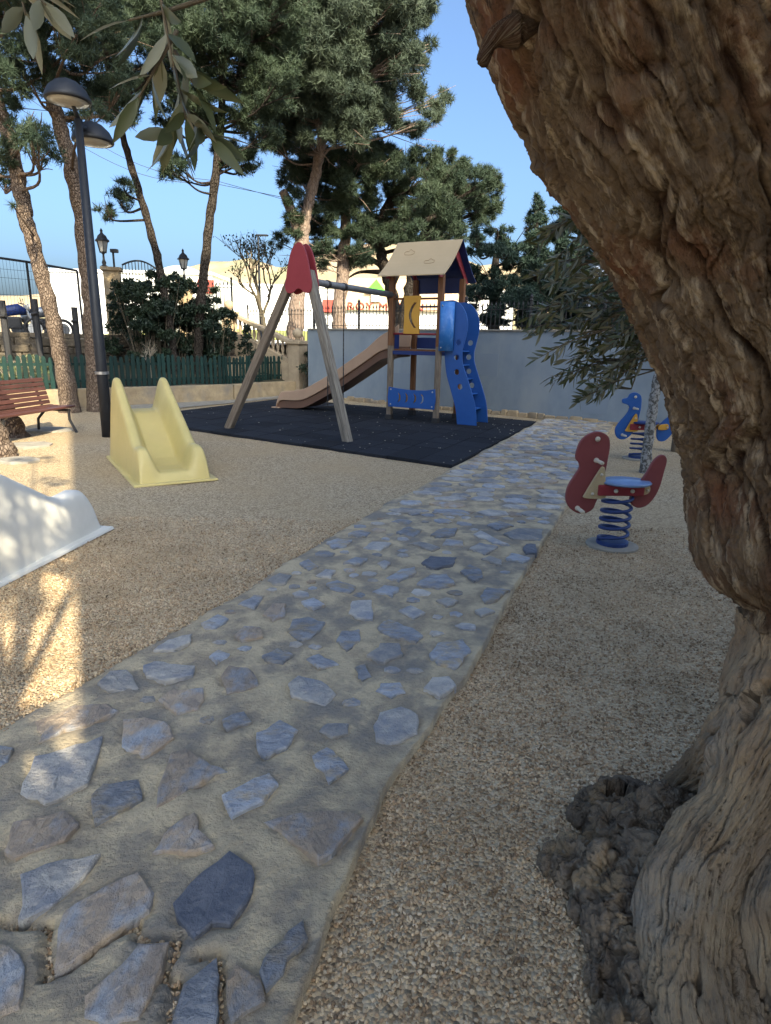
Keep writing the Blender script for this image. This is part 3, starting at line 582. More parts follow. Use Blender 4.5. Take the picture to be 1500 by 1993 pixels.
# ---- retaining wall of rough stones (left)
rw = empty('retaining_wall', (WP[2].x, WP[2].y, 0), 0, 'dark rough stone retaining wall below the street behind the bench', 'wall')
for a, c in zip(WP[:-1], WP[1:]):
    L = (c - a).length; d = (c - a).normalized(); nrm = Vector((d.y, -d.x, 0)); rot = Matrix.Rotation(math.atan2(d.y, d.x), 3, 'Z')
    MB().beam(a - WP[2] + Vector((0, 0, 0.75)), c - WP[2] + Vector((0, 0, 0.75)), 0.3, 1.4).build('wall_body', M_darkstone, rw)
    MB().beam(a - WP[2] + Vector((0, 0, 1.52)), c - WP[2] + Vector((0, 0, 1.52)), 0.42, 0.12).build('coping', M_darkstone, rw, bevel=0.02)
    if a.x < -14: continue
    z = 0.5
    while z < 1.42:
        hh = random.uniform(0.16, 0.26); x = random.uniform(0, 0.2)
        while x < L - 0.1:
            w = random.uniform(0.2, 0.45); p = a + d * (x + w / 2) - WP[2] + nrm * 0.16
            b = MB(); b.box((p.x, p.y, min(z + hh / 2, 1.36)), (w - 0.02, random.uniform(0.08, 0.16), hh - 0.02), rot @ Matrix.Rotation(random.uniform(-0.08, 0.08), 3, 'Y')); b.build('stone', M_darkstone, rw, bevel=0.03); x += w
        z += hh
# ---- stair with balustrade going up to the street
s0 = Vector((-2.62, 18.9, 0)); s1 = A(462, 600, 20.2); s1.z = 0
sd = (s1 - s0).normalized(); sL = (s1 - s0).length; sang = math.atan2(sd.y, sd.x)
stair = empty('garden_stair', s0, sang, 'tan cast stone stair with sloping balustrade and newel pillars beside blue wall', 'stair')
zt0, zt1 = 1.5, 2.32
b = MB(); b.add([(0.1, 0.1, 0), (sL + 2.0, 0.1, 0), (sL + 2.0, 0.1, zt1 - 0.62), (sL, 0.1, zt1 - 0.62), (0.1, 0.1, zt0 - 0.62), (0.1, 0.4, 0), (sL + 2.0, 0.4, 0), (sL + 2.0, 0.4, zt1 - 0.62), (sL, 0.4, zt1 - 0.62), (0.1, 0.4, zt0 - 0.62)],
      [[0, 1, 2, 3, 4], [9, 8, 7, 6, 5], [0, 5, 6, 1], [1, 6, 7, 2], [2, 7, 8, 3], [3, 8, 9, 4], [4, 9, 5, 0]]); me = b.mesh('m'); me.flip_normals(); link('side_wall', me, M_stair, stair)
for zz, nm, w, h in ((-0.02, 'handrail', 0.24, 0.11), (-0.56, 'base_rail', 0.24, 0.12)):
    MB().beam((0.1, 0.25, zt0 + zz), (sL, 0.25, zt1 + zz), w, h).build(nm, M_stair, stair, bevel=0.015)
n = int(sL / 0.2)
for t in range(n):
    x = 0.3 + (sL - 0.45) * t / (n - 1); z = zt0 + (zt1 - zt0) * (x - 0.1) / (sL - 0.1)
    MB().lathe([(0.05, 0), (0.05, 0.04), (0.03, 0.07), (0.06, 0.2), (0.03, 0.36), (0.05, 0.4), (0.05, 0.44)], (x, 0.25, z - 0.52), 8).build('baluster', M_stair, stair, smooth=True)
def newel(x, ztop, zb, w):
    b = MB(); b.box((x, 0.25, (ztop + zb) / 2), (w, w, ztop - zb)); b.box((x, 0.25, zb + 0.08), (w + 0.1, w + 0.1, 0.16)); o = b.build('newel', M_stair, stair, bevel=0.015)
    MB().box((x, 0.25, ztop + 0.05), (w + 0.12, w + 0.12, 0.1)).build('cap', M_stair, o, bevel=0.015)
    MB().lathe([(0.1, 0), (0.06, 0.05), (0.1, 0.08), (0.15, 0.17), (0.14, 0.25), (0.08, 0.32), (0.01, 0.35)], (x, 0.25, ztop + 0.1), 14).build('ball', M_stair, o, smooth=True)
newel(-0.08, zt0 - 0.05, 0, 0.4); newel(sL + 0.12, zt1 - 0.05, 0.6, 0.34)
for q in range(190):                                # rough stone cladding below the balustrade
    x = random.uniform(0.2, sL + 1.8); zm = (zt0 - 0.72 + (zt1 - zt0) * min(x / sL, 1)); z = random.uniform(0.1, zm)
    b = MB(); b.box((x, 0.08, z), (random.uniform(0.08, 0.2), random.uniform(0.04, 0.1), random.uniform(0.06, 0.15)), Matrix.Rotation(random.uniform(-0.6, 0.6), 3, 'Y'), 0.8)
    b.build('stone', M_stair, stair, bevel=0.015)
for t in range(6):
    x = 0.35 * t + 0.1; MB().box((x + 0.18, 1.1, 0.13 + 0.25 * t / 1.0 * 0.66), (0.36, 1.4, 0.17)).build('step', M_stair, stair)
# ---- street fences, gate pillars, lanterns
def lantern(name, p, label, h=0.95):
    o = empty(name, p, 0, label, 'lantern', None)
    k = h / 0.95
    MB().lathe([(0.09, 0), (0.09, 0.03), (0.045, 0.06), (0.06, 0.12), (0.03, 0.2), (0.025, 0.33), (0.05, 0.35), (0.03, 0.38)], (0, 0, 0), 12).build('stem', M_iron, o, True)
    g = MB(); g.lathe([(0.085, 0.39), (0.145, 0.66)], (0, 0, 0), 6); g.build('glass', mat('lantern_glass', (0.42, 0.43, 0.42), (0.36, 0.37, 0.36), 8, 0.15, spec=0.5), o)
    c = MB()
    for a in range(6):
        t = math.pi * 2 * a / 6; c.beam((0.09 * math.cos(t), 0.09 * math.sin(t), 0.38), (0.15 * math.cos(t), 0.15 * math.sin(t), 0.67), 0.014, 0.014)
    c.lathe([(0.1, 0.37), (0.1, 0.395)], (0, 0, 0), 6); c.build('cage', M_iron, o)
    MB().lathe([(0.2, 0.66), (0.2, 0.69), (0.15, 0.73), (0.12, 0.8), (0.05, 0.86), (0.03, 0.9), (0.045, 0.93), (0.005, 1.0)], (0, 0, 0), 6).build('hood', M_iron, o)
    o.scale = (k, k, k); return o
gp1 = A(217, 521, 18.8); gp2 = A(359, 547, 20.6)
for p, lab in ((gp1, 'tan stone gate pillar carrying a lantern beside the iron gate'), (gp2, 'tan stone gate pillar half hidden by dark shrubs')):
    o = empty('gate_pillar', (p.x, p.y, ST), 0.3, lab, 'pillar'); hh = p.z - ST
    b = MB(); b.box((0, 0, hh / 2), (0.44, 0.44, hh)); b.build('shaft', M_tanstone, o, bevel=0.02); MB().box((0, 0, hh - 0.05), (0.56, 0.56, 0.1)).build('cap', M_tanstone, o, bevel=0.02)
lantern('lantern', (gp1.x - 0.18, gp1.y - 0.05, gp1.z), 'black six sided lantern on the pillar left of the iron gate', 0.98)
lantern('lantern', (gp2.x, gp2.y, gp2.z), 'black six sided lantern rising above the dark shrubs', 0.9)
# small spotlight beside first lantern
o = empty('floodlight', (gp1.x + 0.08, gp1.y, gp1.z), 0, 'small grey floodlight on a short post next to a lantern', 'floodlight')
MB().tube([(0, 0, 0), (0, 0, 0.42)], 0.03, 8).build('post', M_pole, o); MB().box((0.06, -0.05, 0.44), (0.2, 0.14, 0.1)).build('head', M_pole, o, bevel=0.02)
gt = empty('iron_gate', (gp1.x, gp1.y, ST), 0, 'tall black iron gate with arched top rail between two pillars', 'gate')
br = MB(); n = 18; a0 = Vector((gp1.x + 0.25, gp1.y + 0.15, 0)); a1 = Vector((gp2.x - 0.2, gp2.y, 0)); arch = []
for t in range(n + 1):
    p = a0.lerp(a1, t / n) - Vector((gp1.x, gp1.y, 0)); h = 2.0 + 0.3 * math.sin(math.pi * min(1, t / n * 1.2 + 0.1)) - 0.1 * t / n; br.tube([p, p + Vector((0, 0, h))], 0.012, 5); arch.append(p + Vector((0, 0, h + 0.02)))
br.build('bars', M_iron, gt); MB().tube(arch, 0.025, 6).build('arched_rail', M_iron, gt)
MB().beam(a0 - Vector((gp1.x, gp1.y, -1.0)), a1 - Vector((gp1.x, gp1.y, -1.0)), 0.03, 0.05).build('lock_rail', M_iron, gt)
f1 = A(370, 560, 20.6); f2 = A(452, 600, 20.4)
iron_fence('iron_fence', [(f1.x, f1.y, ST), (f2.x, f2.y, ST)], 1.75, 0.12, 'tall black iron fence between the gate and the stair', ST, True, 2.2, 0.011)
f3 = A(482, 600, 21.3); f4 = A(610, 600, 20.0)
iron_fence('iron_fence', [(f3.x, f3.y, ST), (f4.x, f4.y, ST)], 1.0, 0.12, 'black iron fence behind the stair balustrade', ST, True, 1.6, 0.011)
# mesh fence on the retaining wall
mfp = [Vector((-13.2, 13.3, 0)), Vector((-11.0, 15.0, 0)), Vector((-9.2, 16.6, 0)), Vector((-8.35, 17.45, 0))]
mf = empty('mesh_fence', (mfp[1].x, mfp[1].y, 1.58), 0, 'galvanised wire mesh fence with dark tube frame on the retaining wall', 'fence')
for a, c, ha, hb in zip(mfp[:-1], mfp[1:], (1.95, 1.85, 1.72), (1.85, 1.72, 1.62)):
    a = a - mfp[1]; c = c - mfp[1]; wr = MB(); L = (c - a).length; n = int(L / 0.075)
    for t in range(1, n): p = a.lerp(c, t / n); wr.tube([p, p + Vector((0, 0, ha + (hb - ha) * t / n))], 0.0035, 3)
    for z in (0.15, 0.5, 0.9, 1.3, 1.5): wr.tube([a + Vector((0, 0, z)), c + Vector((0, 0, z))], 0.005, 3)
    wr.build('wire_panel', M_pole, mf)
    fr = MB(); fr.tube([a, a + Vector((0, 0, ha))], 0.03, 8); fr.tube([c, c + Vector((0, 0, hb))], 0.03, 8); fr.tube([a + Vector((0, 0, ha)), c + Vector((0, 0, hb))], 0.03, 8); fr.build('tube_frame', M_pole, mf)
for px, py, Y, lab in ((66, 582, 15.6, 'dark wooden post standing at the retaining wall behind the bench'), (3, 585, 14.8, 'dark wooden post at the far end of the retaining wall'), (144, 598, 16.4, 'dark wooden post beside the mesh fence end')):
    t = A(px, py, Y); o = empty('wooden_post', (t.x, t.y, 0.5), 0, lab, 'post')
    b = MB(); b.tube([(0, 0, 0), (0, 0, t.z - 0.5)], 0.075, 10, 0.04); b.build('shaft', M_iron, o); MB().tube([(-0.05, -0.1, t.z - 0.85), (0.1, -0.1, t.z - 0.83)], 0.035, 8).build('bracket', M_iron, o)

# ---- buildings beyond the street
def building(name, x0, x1, Y, ztop, depth, m, label, wins=()):
    o = empty(name, ((x0 + x1) / 2, Y, ST), 0, label, 'building'); w = x1 - x0; h = ztop - ST
    MB().box((0, depth / 2, h / 2), (w, depth, h)).build('wall', m, o); MB().box((0, depth / 2, h + 0.12), (w + 0.3, depth + 0.3, 0.24)).build('parapet', m, o)
    for (cx, cz, ww_, hh_) in wins:
        f_ = MB().box((cx, -0.02, cz), (ww_ + 0.3, 0.12, hh_ + 0.3)).build('window', M_white, o); MB().box((cx, -0.09, cz), (ww_, 0.06, hh_)).build('pane', mat('far_glass', (0.1, 0.13, 0.16), (0.14, 0.17, 0.2), 0.5, 0.15, spec=0.5), f_)
    return o
xa = A(98, 600, 55).x; xb = A(415, 600, 55).x
wbd = building('white_warehouse', xa, xb, 55, A(250, 532, 55).z, 25, M_white, 'large plain white warehouse beyond the street fence')
b = MB(); n = 14; xs_ = np.linspace(A(300, 530, 57).x, A(412, 530, 57).x, n); base = A(350, 545, 57).z - ST; top = A(350, 519, 57).z - ST
pts = [(x - (xa + xb) / 2, base + (top - base) * max(0.0, math.sin(math.pi * t / (n - 1))) ** 0.7) for t, x in enumerate(xs_)]
b.add([(x, 1, z) for x, z in pts] + [(x, 20, z) for x, z in pts], [list(range(n))[::-1]] + [[k, k + 1, n + k + 1, n + k] for k in range(n - 1)]); b.build('barrel_roof', M_grey, wbd)
b = MB(); p0, p1 = A(395, 545, 55), A(427, 572, 55); b.box(((p0.x + p1.x) / 2 - (xa + xb) / 2 - 0.4, -0.15, (p0.z + p1.z) / 2 - ST), (p1.x - p0.x, 0.2, p0.z - p1.z)); b.build('red_sign_panel', M_signred, wbd)
xa2 = A(430, 600, 66).x; xb2 = A(1000, 600, 66).x
sb = building('store_building', xa2, xb2, 66, A(600, 560, 66).z, 22, M_white, 'long white store building with red sign lettering behind the pines')
cx2 = (xa2 + xb2) / 2
b = MB(); p0, p1 = A(655, 540, 65.7), A(905, 608, 65.7); b.box(((p0.x + p1.x) / 2 - cx2, -0.25, (p0.z + p1.z) / 2 - ST), (p1.x - p0.x, 0.4, p0.z - p1.z)); b.build('peach_panel', M_peach, sb)
p0, p1 = A(628, 583, 65.7), A(651, 609, 65.7); MB().box(((p0.x + p1.x) / 2 - cx2, -0.2, (p0.z + p1.z) / 2 - ST), (p1.x - p0.x, 0.3, p0.z - p1.z)).build('red_sign_panel', M_signred, sb)
tc = bpy.data.curves.new('t', 'FONT'); tc.body = 'LEROY MERLIN'; tc.extrude = 0.06; tc.space_character = 1.18; tc.size = 1.12
to = bpy.data.objects.new('t', tc); me = bpy.data.meshes.new_from_object(to); bpy.data.objects.remove(to)
vx = np.empty(len(me.vertices) * 3, np.float32); me.vertices.foreach_get('co', vx); vx = vx.reshape(-1, 3); wid = vx[:, 0].max()
l0 = A(648, 602, 65.4); l1 = A(823, 604, 65.4); sc = (l1.x - l0.x) / wid
hgt = (A(700, 587, 65.4).z - A(700, 602, 65.4).z) / (vx[:, 1].max() - vx[:, 1].min())
me.transform(Matrix.Translation((l0.x - cx2, -0.5, l0.z - ST)) @ Matrix.Rotation(math.pi / 2, 4, 'X') @ Matrix.Diagonal((sc, hgt, 1, 1)))
link('sign_lettering', me, M_signred, sb)
g0 = A(731, 557, 65.0); s_ = 66 / 1200
MB().add([(g0.x - cx2 - 19 * s_, -0.9, g0.z - ST - 10 * s_), (g0.x - cx2 + 19 * s_, -0.9, g0.z - ST - 10 * s_), (g0.x - cx2 + 1 * s_, -0.9, g0.z - ST + 12 * s_), (g0.x - cx2 - 19 * s_, -0.5, g0.z - ST - 10 * s_), (g0.x - cx2 + 19 * s_, -0.5, g0.z - ST - 10 * s_), (g0.x - cx2 + 1 * s_, -0.5, g0.z - ST + 12 * s_)],
         [[0, 1, 2], [5, 4, 3], [0, 3, 4, 1], [1, 4, 5, 2], [2, 5, 3, 0]]).build('green_triangle_sign', M_signgreen, sb)
MB().box((g0.x - cx2, -0.6, g0.z - ST - 18 * s_), (0.9, 0.3, 16 * s_)).build('sign_support', M_white, sb)
b = MB(); q = [(-22, 48), (14, 44), (16, 62), (-22, 64)]; b.add([(x, y, ST + 0.02 + (y - 44) * 0.06) for x, y in q], [[0, 1, 2, 3]]); tag(b.build('grass_verge', mat('dry_grass', (0.3, 0.3, 0.08), (0.2, 0.22, 0.06), 2, 0.9, world=True)), kind='structure')
# the block of flats behind the photographer that throws the shade over the playground
ap = empty('apartment_building', (1.2, -2.6, 0), 0, 'tall block of flats behind the photographer shading the playground', 'building')
HB = 20.0; fp = [(0, 0), (15, 0), (20, -10), (5.15, -10)]
b = MB(); b.add([(x, y, 0) for x, y in fp] + [(x, y, HB) for x, y in fp], [[0, 3, 2, 1][::-1], [4, 5, 6, 7], [1, 0, 4, 5], [2, 1, 5, 6], [3, 2, 6, 7], [0, 3, 7, 4]]); me = b.mesh('m'); bm = bmesh.new(); bm.from_mesh(me); bmesh.ops.recalc_face_normals(bm, faces=bm.faces); bm.to_mesh(me); bm.free()
link('wall', me, mat('flat_facade', (0.5, 0.44, 0.36), (0.45, 0.4, 0.33), 0.6, 0.9, world=True), ap)
for lv in range(6):
    for k in range(4):
        f_ = MB().box((2 + k * 3.6, 0.03, 2.0 + lv * 3.1), (1.7, 0.1, 1.6)).build('window', M_white, ap); MB().box((2 + k * 3.6, 0.09, 2.0 + lv * 3.1), (1.5, 0.04, 1.4)).build('pane', MATS['far_glass'] if 'far_glass' in MATS else mat('far_glass', (0.1, 0.13, 0.16), (0.14, 0.17, 0.2), 0.5, 0.15, spec=0.5), f_)

# ================================================================== PLAY EQUIPMENT
MT = 0.045                                           # top of the rubber mat
# ---- play tower
TA = math.atan2(-0.466, 0.885)
tw = empty('play_tower', (0.03, 12.53, MT), TA, 'wooden play tower with beige gable roof, tan slide and blue climbing arch', 'play tower')
TWX, TWY = 1.02, 1.05
for x, y_ in ((0, 0), (TWX, 0), (TWX, TWY), (0, TWY)):
    b = MB(); b.box((0, 0, 1.37), (0.1, 0.1, 2.74)); o = b.build('post', M_wood if y_ == 0 else M_woodred, tw, bevel=0.014); o.location = (x, y_, 0)
    up = MB(); up.box((0, 0, 2.08), (0.104, 0.104, 1.3)); u_ = up.build('post_sleeve', M_woodred, o, bevel=0.012)
    MB().box((0, 0, 0.05), (0.13, 0.13, 0.1)).build('foot', M_iron, o, bevel=0.01)
# platform
b = MB()
for k in range(7): b.box((0.07 + k * 0.147, TWY / 2, 1.36), (0.14, TWY + 0.04, 0.035))
pl_ = None
for k in range(7):
    MB().box((0.07 + k * 0.147, TWY / 2, 1.36), (0.14, TWY - 0.11, 0.035)).build('deck_board', M_woodred, tw, bevel=0.004)
for y_ in (0, TWY): MB().box((TWX / 2, y_ , 1.305), (TWX - 0.1, 0.05, 0.07)).build('joist', M_navy, tw, bevel=0.006)
for x in (0, TWX): MB().box((x, TWY / 2, 1.305), (0.05, TWY - 0.1, 0.07)).build('joist', M_navy, tw, bevel=0.006)
# roof: two slightly hollow slopes
def roof_slope(sgn, m, nm):
    n = 10; vs = []; yr = TWY / 2
    for t in range(n + 1):
        q = t / n; y_ = yr + sgn * (0.02 + 0.8 * q); z = 3.36 - 0.68 * q - 0.06 * math.sin(math.pi * q)
        for x in (-0.17, TWX + 0.17): vs.append((x, y_, z)); 
    top = [(x, y_, z + 0.02) for x, y_, z in vs]; k = len(vs); b = MB()
    fs = []
    for t in range(n):
        a = 2 * t; fs += [[a, a + 1, a + 3, a + 2], [k + a + 2, k + a + 3, k + a + 1, k + a], [a, a + 2, k + a + 2, k + a], [a + 3, a + 1, k + a + 1, k + a + 3]]
    fs += [[1, 0, k, k + 1], [2 * n, 2 * n + 1, k + 2 * n + 1, k + 2 * n]]
    b.add(vs + top, fs); me = b.mesh('m'); bm = bmesh.new(); bm.from_mesh(me); bmesh.ops.recalc_face_normals(bm, faces=bm.faces); bm.to_mesh(me); bm.free()
    return link(nm, me, m, tw)
rs_ = roof_slope(-1, M_roof, 'roof_panel'); roof_slope(1, M_navy, 'roof_panel')
def slope_pt(q): return TWY / 2 - (0.02 + 0.8 * q), 3.36 - 0.68 * q - 0.06 * math.sin(math.pi * q) + 0.022
for cx, q0 in ((0.2, 0.28), (0.72, 0.55)):         # two engraved clouds on the front slope
    ol = smooth_loop([(-0.09, -0.03), (-0.1, 0.03), (-0.06, 0.05), (-0.03, 0.045), (0.0, 0.1), (0.05, 0.06), (0.1, 0.04), (0.1, -0.02), (0.04, -0.045), (-0.03, -0.045)], 4)
    pts = []
    for x, u in ol + [ol[0]]: yy, zz = slope_pt(q0 - u * 0.95); pts.append((cx + x, yy - 0.002, zz + 0.001))
    MB().tube(pts, 0.004, 4).build('engraved_cloud', mat('engraving', (0.3, 0.2, 0.1), None, 5, 0.8), rs_)
# gable boards under the roof ends
for x in (-0.03, TWX + 0.03):
    tri = [(TWY / 2 - 0.66, 2.74), (TWY / 2 + 0.66, 2.74), (TWY / 2 + 0.4, 2.96), (TWY / 2, 3.33), (TWY / 2 - 0.4, 2.96)]
    fr = Matrix.Translation((x, 0, 0)) @ Matrix.Rotation(math.pi / 2, 4, 'Z')
    plate('gable_board', [[(TWY / 2 - 0.74, 2.66), (TWY / 2 - 0.6, 2.66), (TWY / 2, 3.1), (TWY / 2 + 0.6, 2.66), (TWY / 2 + 0.74, 2.66), (TWY / 2 + 0.42, 2.95), (TWY / 2, 3.32), (TWY / 2 - 0.42, 2.95)]], 0.022, M_red, tw, fr, 0.003)
MB().box((TWX / 2, TWY + 0.03, 2.62), (TWX - 0.1, 0.02, 0.3)).build('back_valance', M_navy, tw, bevel=0.004)
# front rail bars and yellow panel
for z, m_ in ((2.3, M_woodred), (1.66, M_red)): MB().tube([(0.05, 0, z), (TWX - 0.05, 0, z)], 0.02, 8).build('rail_bar', m_, tw, True)
slot = [(0.02 + 0.055 * math.cos(t) * 0 , 0) for t in ()]
arc = []
for t in np.linspace(-1, 1, 9): arc.append((0.06 - 0.11 * (1 - t * t) + 0.03, t * 0.23))
slotl = [(x + 0.026, z) for x, z in arc] + [(x - 0.03, z) for x, z in arc[::-1]]
yl = [(-0.175, -0.34), (0.17, -0.34), (0.155, -0.1), (0.155, 0.1), (0.175, 0.35), (-0.18, 0.35), (-0.165, 0.1), (-0.165, -0.1)]
plate('yellow_panel', [yl, [(x - 0.02, z) for x, z in slotl]], 0.024, M_yellow, tw, Matrix.Translation((0.46, -0.045, 2.0)), 0.004)
# low blue panel with four crescents, small yellow seat behind
def cres(cx): return smooth_loop([(cx - 0.02, -0.1), (cx + 0.035, -0.055), (cx + 0.045, 0), (cx + 0.035, 0.055), (cx - 0.02, 0.1), (cx + 0.005, 0.05), (cx + 0.012, 0), (cx + 0.005, -0.05)], 3)
lw = [(-0.5, -0.19), (0.5, -0.19), (0.52, 0), (0.5, 0.2), (0.3, 0.165), (0, 0.155), (-0.3, 0.175), (-0.5, 0.2), (-0.52, 0)]
plate('low_panel', [lw, cres(-0.28), cres(-0.12), cres(0.06), cres(0.22)], 0.022, M_blue, tw, Matrix.Translation((TWX / 2, -0.066, 0.45)), 0.004)
MB().box((0.33, 0.5, 0.5), (0.6, 0.75, 0.03)).build('bench_board', M_yellow, tw, bevel=0.005)
MB().box((0.3, 0.14, 0.45), (0.5, 0.02, 0.28)).build('inner_board', M_yellow, tw, bevel=0.005)
for x, z in ((-0.45, 0.15), (0.45, 0.14), (-0.45, -0.14), (0.45, -0.14)):
    MB().lathe([(0.016, -0.006), (0.016, 0.004), (0.008, 0.012)], (0, 0, 0), 10).build('bolt', M_steel, tw).matrix_local = Matrix.Translation((TWX / 2 + x, -0.08, 0.45 + z)) @ Matrix.Rotation(math.pi / 2, 4, 'X')
# back blue board, slide entry boards
MB().box((0.72, TWY + 0.03, 1.86), (0.46, 0.022, 0.72)).build('back_board', M_navy, tw, bevel=0.006)
MB().box((TWX / 2, TWY + 0.02, 1.5), (TWX - 0.12, 0.022, 0.22)).build('back_board', M_navy, tw, bevel=0.006)
MB().box((0.03, 0.17, 1.52), (0.02, 0.2, 0.3)).build('entry_board', M_navy, tw, bevel=0.006)
MB().tube([(0.05, TWY, 2.22), (TWX - 0.05, TWY, 2.22)], 0.02, 8).build('rail_bar', M_navy, tw, True)
# climbing arch: two S-shaped blue wings with holes, rungs between
outer = [(0.98, 1.36), (0.98, 2.22), (1.1, 2.27), (1.25, 2.27), (1.39, 2.19), (1.5, 2.02), (1.54, 1.8), (1.5, 1.55), (1.46, 1.35), (1.48, 1.15), (1.57, 0.92), (1.68, 0.65), (1.78, 0.35), (1.83, 0.0), (1.43, 0.0), (1.38, 0.3), (1.27, 0.62), (1.17, 0.9), (1.12, 1.15), (1.1, 1.36)]
def wing_outline():
    sm_ = spline([(x, z) for x, z in outer[2:14]], 4); si = spline([(x, z) for x, z in outer[14:]], 4)
    return [(0.98, 1.36), (0.98, 2.25)] + [tuple(p) for p in sm_] + [tuple(p) for p in si]
holes = [circle(1.37, 1.52, 0.052), circle(1.35, 1.25, 0.052), circle(1.37, 0.98, 0.052), circle(1.45, 0.71, 0.052)]
for y_ in (0.1, 0.74):
    w_ = plate('climber_wing', [wing_outline()] + holes, 0.024, M_blue, tw, Matrix.Translation((0, y_, 0)), 0.004)
    for z, x in ((1.55, 1.2), (1.2, 1.2), (0.9, 1.3), (0.55, 1.45), (0.25, 1.55)):
        pass
for z, x in ((1.36, 1.25), (1.1, 1.27), (0.84, 1.36), (0.56, 1.48), (0.28, 1.57)): MB().box((x, 0.42, z), (0.22, 0.62, 0.022)).build('foothold', M_blue, tw, bevel=0.004)
# curved guard beside the front post, sky reflection in its colour
n = 10; b = MB(); vs = []
for t in range(n + 1):
    a = math.radians(-5 + 85 * t / n)
    for z in (1.36, 2.24): vs.append((1.07 + 0.22 * math.sin(a), -0.07 + 0.15 * (1 - math.cos(a)), z))
vo = [(x * 1.0 + 0.0, y_ - 0.02, z) for x, y_, z in vs]; k = len(vs)
fs = [[2 * t, 2 * t + 1, 2 * t + 3, 2 * t + 2] for t in range(n)] + [[k + 2 * t + 2, k + 2 * t + 3, k + 2 * t + 1, k + 2 * t] for t in range(n)] + [[2 * t + 1, k + 2 * t + 1, k + 2 * t + 3, 2 * t + 3] for t in range(n)] + [[2 * t, 2 * t + 2, k + 2 * t + 2, k + 2 * t] for t in range(n)] + [[0, k, k + 1, 1], [2 * n, 2 * n + 1, k + 2 * n + 1, k + 2 * n]]
b.add(vs + vo, fs); me = b.mesh('m'); bm = bmesh.new(); bm.from_mesh(me); bmesh.ops.recalc_face_normals(bm, faces=bm.faces); bm.to_mesh(me); bm.free(); link('curved_guard', me, M_sky, tw, True)
for z in (1.42, 2.17): MB().lathe([(0.014, 0), (0.014, 0.01), (0.006, 0.018)], (0, 0, 0), 10).build('bolt', M_steel, tw).matrix_local = Matrix.Translation((1.1, -0.095, z)) @ Matrix.Rotation(math.pi / 2, 4, 'X')
# tan slide: channel swept down from the platform
y0_, y1_ = 0.28, 0.88
bed = spline([(0.0, 1.42), (-0.35, 1.36), (-0.7, 1.15), (-1.5, 0.66), (-2.2, 0.3), (-2.5, 0.23), (-2.9, 0.21), (-3.02, 0.12), (-3.06, 0.03)], 5)
hgt_ = np.interp([p[0] for p in bed], [-3.06, -2.9, -2.4, -0.7, -0.25, 0.0], [0.03, 0.16, 0.2, 0.22, 0.3, 0.42])
for yy, nm in ((y0_, 'slide_side'), (y1_, 'slide_side')):
    low = [(p[0], p[1] - 0.03) for p in bed]; top = [(p[0] + (0.02 if k < 3 else 0), p[1] + h) for k, (p, h) in enumerate(zip(bed, hgt_))]
    ol = top + low[::-1]
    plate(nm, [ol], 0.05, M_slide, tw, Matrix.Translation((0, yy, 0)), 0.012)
vs = []; 
for p in bed: vs += [(p[0], y0_ + 0.02, p[1]), (p[0], y1_ - 0.02, p[1])]
for p in bed: vs += [(p[0], y0_ + 0.0, max(p[1] - 0.2 if p[0] > -2.45 else p[1] - 0.2, 0.0)), (p[0], y1_ - 0.0, max(p[1] - 0.2, 0.0))]
k = len(bed) * 2; b = MB(); fs = []
for t in range(len(bed) - 1):
    a = 2 * t; fs += [[a, a + 1, a + 3, a + 2], [k + a, k + a + 2, k + a + 3, k + a + 1], [a, a + 2, k + a + 2, k + a], [a + 1, k + a + 1, k + a + 3, a + 3]]
fs += [[0, k, k + 1, 1], [k - 2, k - 1, 2 * k - 1, 2 * k - 2]]
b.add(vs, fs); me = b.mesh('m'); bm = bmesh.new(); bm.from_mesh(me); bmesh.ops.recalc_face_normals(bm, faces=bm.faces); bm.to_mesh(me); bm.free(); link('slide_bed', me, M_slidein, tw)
MB().box((-3.06, 0.58, 0.012), (0.2, 0.72, 0.024)).build('slide_foot', M_slide, tw, bevel=0.008)
# ---- swing: A-frame, red head plate, beam to the tower, chains and seat
legL, legR = Vector((-2.74, 10.65, MT)), Vector((-0.61, 9.44, MT)); mid = (legL + legR) / 2; fd = (legR - legL).normalized(); fa = math.atan2(fd.y, fd.x)
tp = Vector((0.03, 12.53, 0)); apex = A(588, 548, mid.y); ap0 = Vector((apex.x, mid.y, 0))
sw = empty('swing', (ap0.x, ap0.y, MT), fa, 'wooden A-frame swing with a red head plate and a beam to the tower', 'swing')
sc_, ss_ = math.cos(-fa), math.sin(-fa)
def loc(p): d = Vector(p) - Vector((ap0.x, ap0.y, MT)); return Vector((d.x * sc_ - d.y * ss_, d.x * ss_ + d.y * sc_, d.z))
ZA = 2.52
for foot, hx_, m_ in ((legL, -0.13, M_wood), (legR, 0.13, M_woodgrey)):
    a = loc(foot); t = Vector((hx_, 0.0, ZA)); d = t - a
    b = MB(); b.box((0, 0, d.length / 2), (0.125, 0.125, d.length)); o = b.build('leg', m_, sw, bevel=0.018)
    o.rotation_euler = d.to_track_quat('Z', 'Y').to_euler(); o.location = a - d.normalized() * 0.02
hp = smooth_loop([(0.0, 0.62), (0.1, 0.56), (0.17, 0.4), (0.22, 0.18), (0.25, 0.0), (0.2, -0.1), (0.1, -0.09), (0.0, -0.035), (-0.1, -0.09), (-0.2, -0.1), (-0.26, -0.02), (-0.23, 0.15), (-0.2, 0.3), (-0.12, 0.52)], 5)
hz_ = A(588, 562, mid.y).z - MT + 0.03
plate('head_plate', [hp], 0.03, M_red, sw, Matrix.Translation((0, -0.085, hz_)), 0.006)
plate('head_plate', [hp], 0.03, M_red, sw, Matrix.Translation((0, 0.085, hz_)), 0.006)
bz = A(617, 546, mid.y).z - MT
be = loc((0.03, 12.53, MT)); be.z = bz
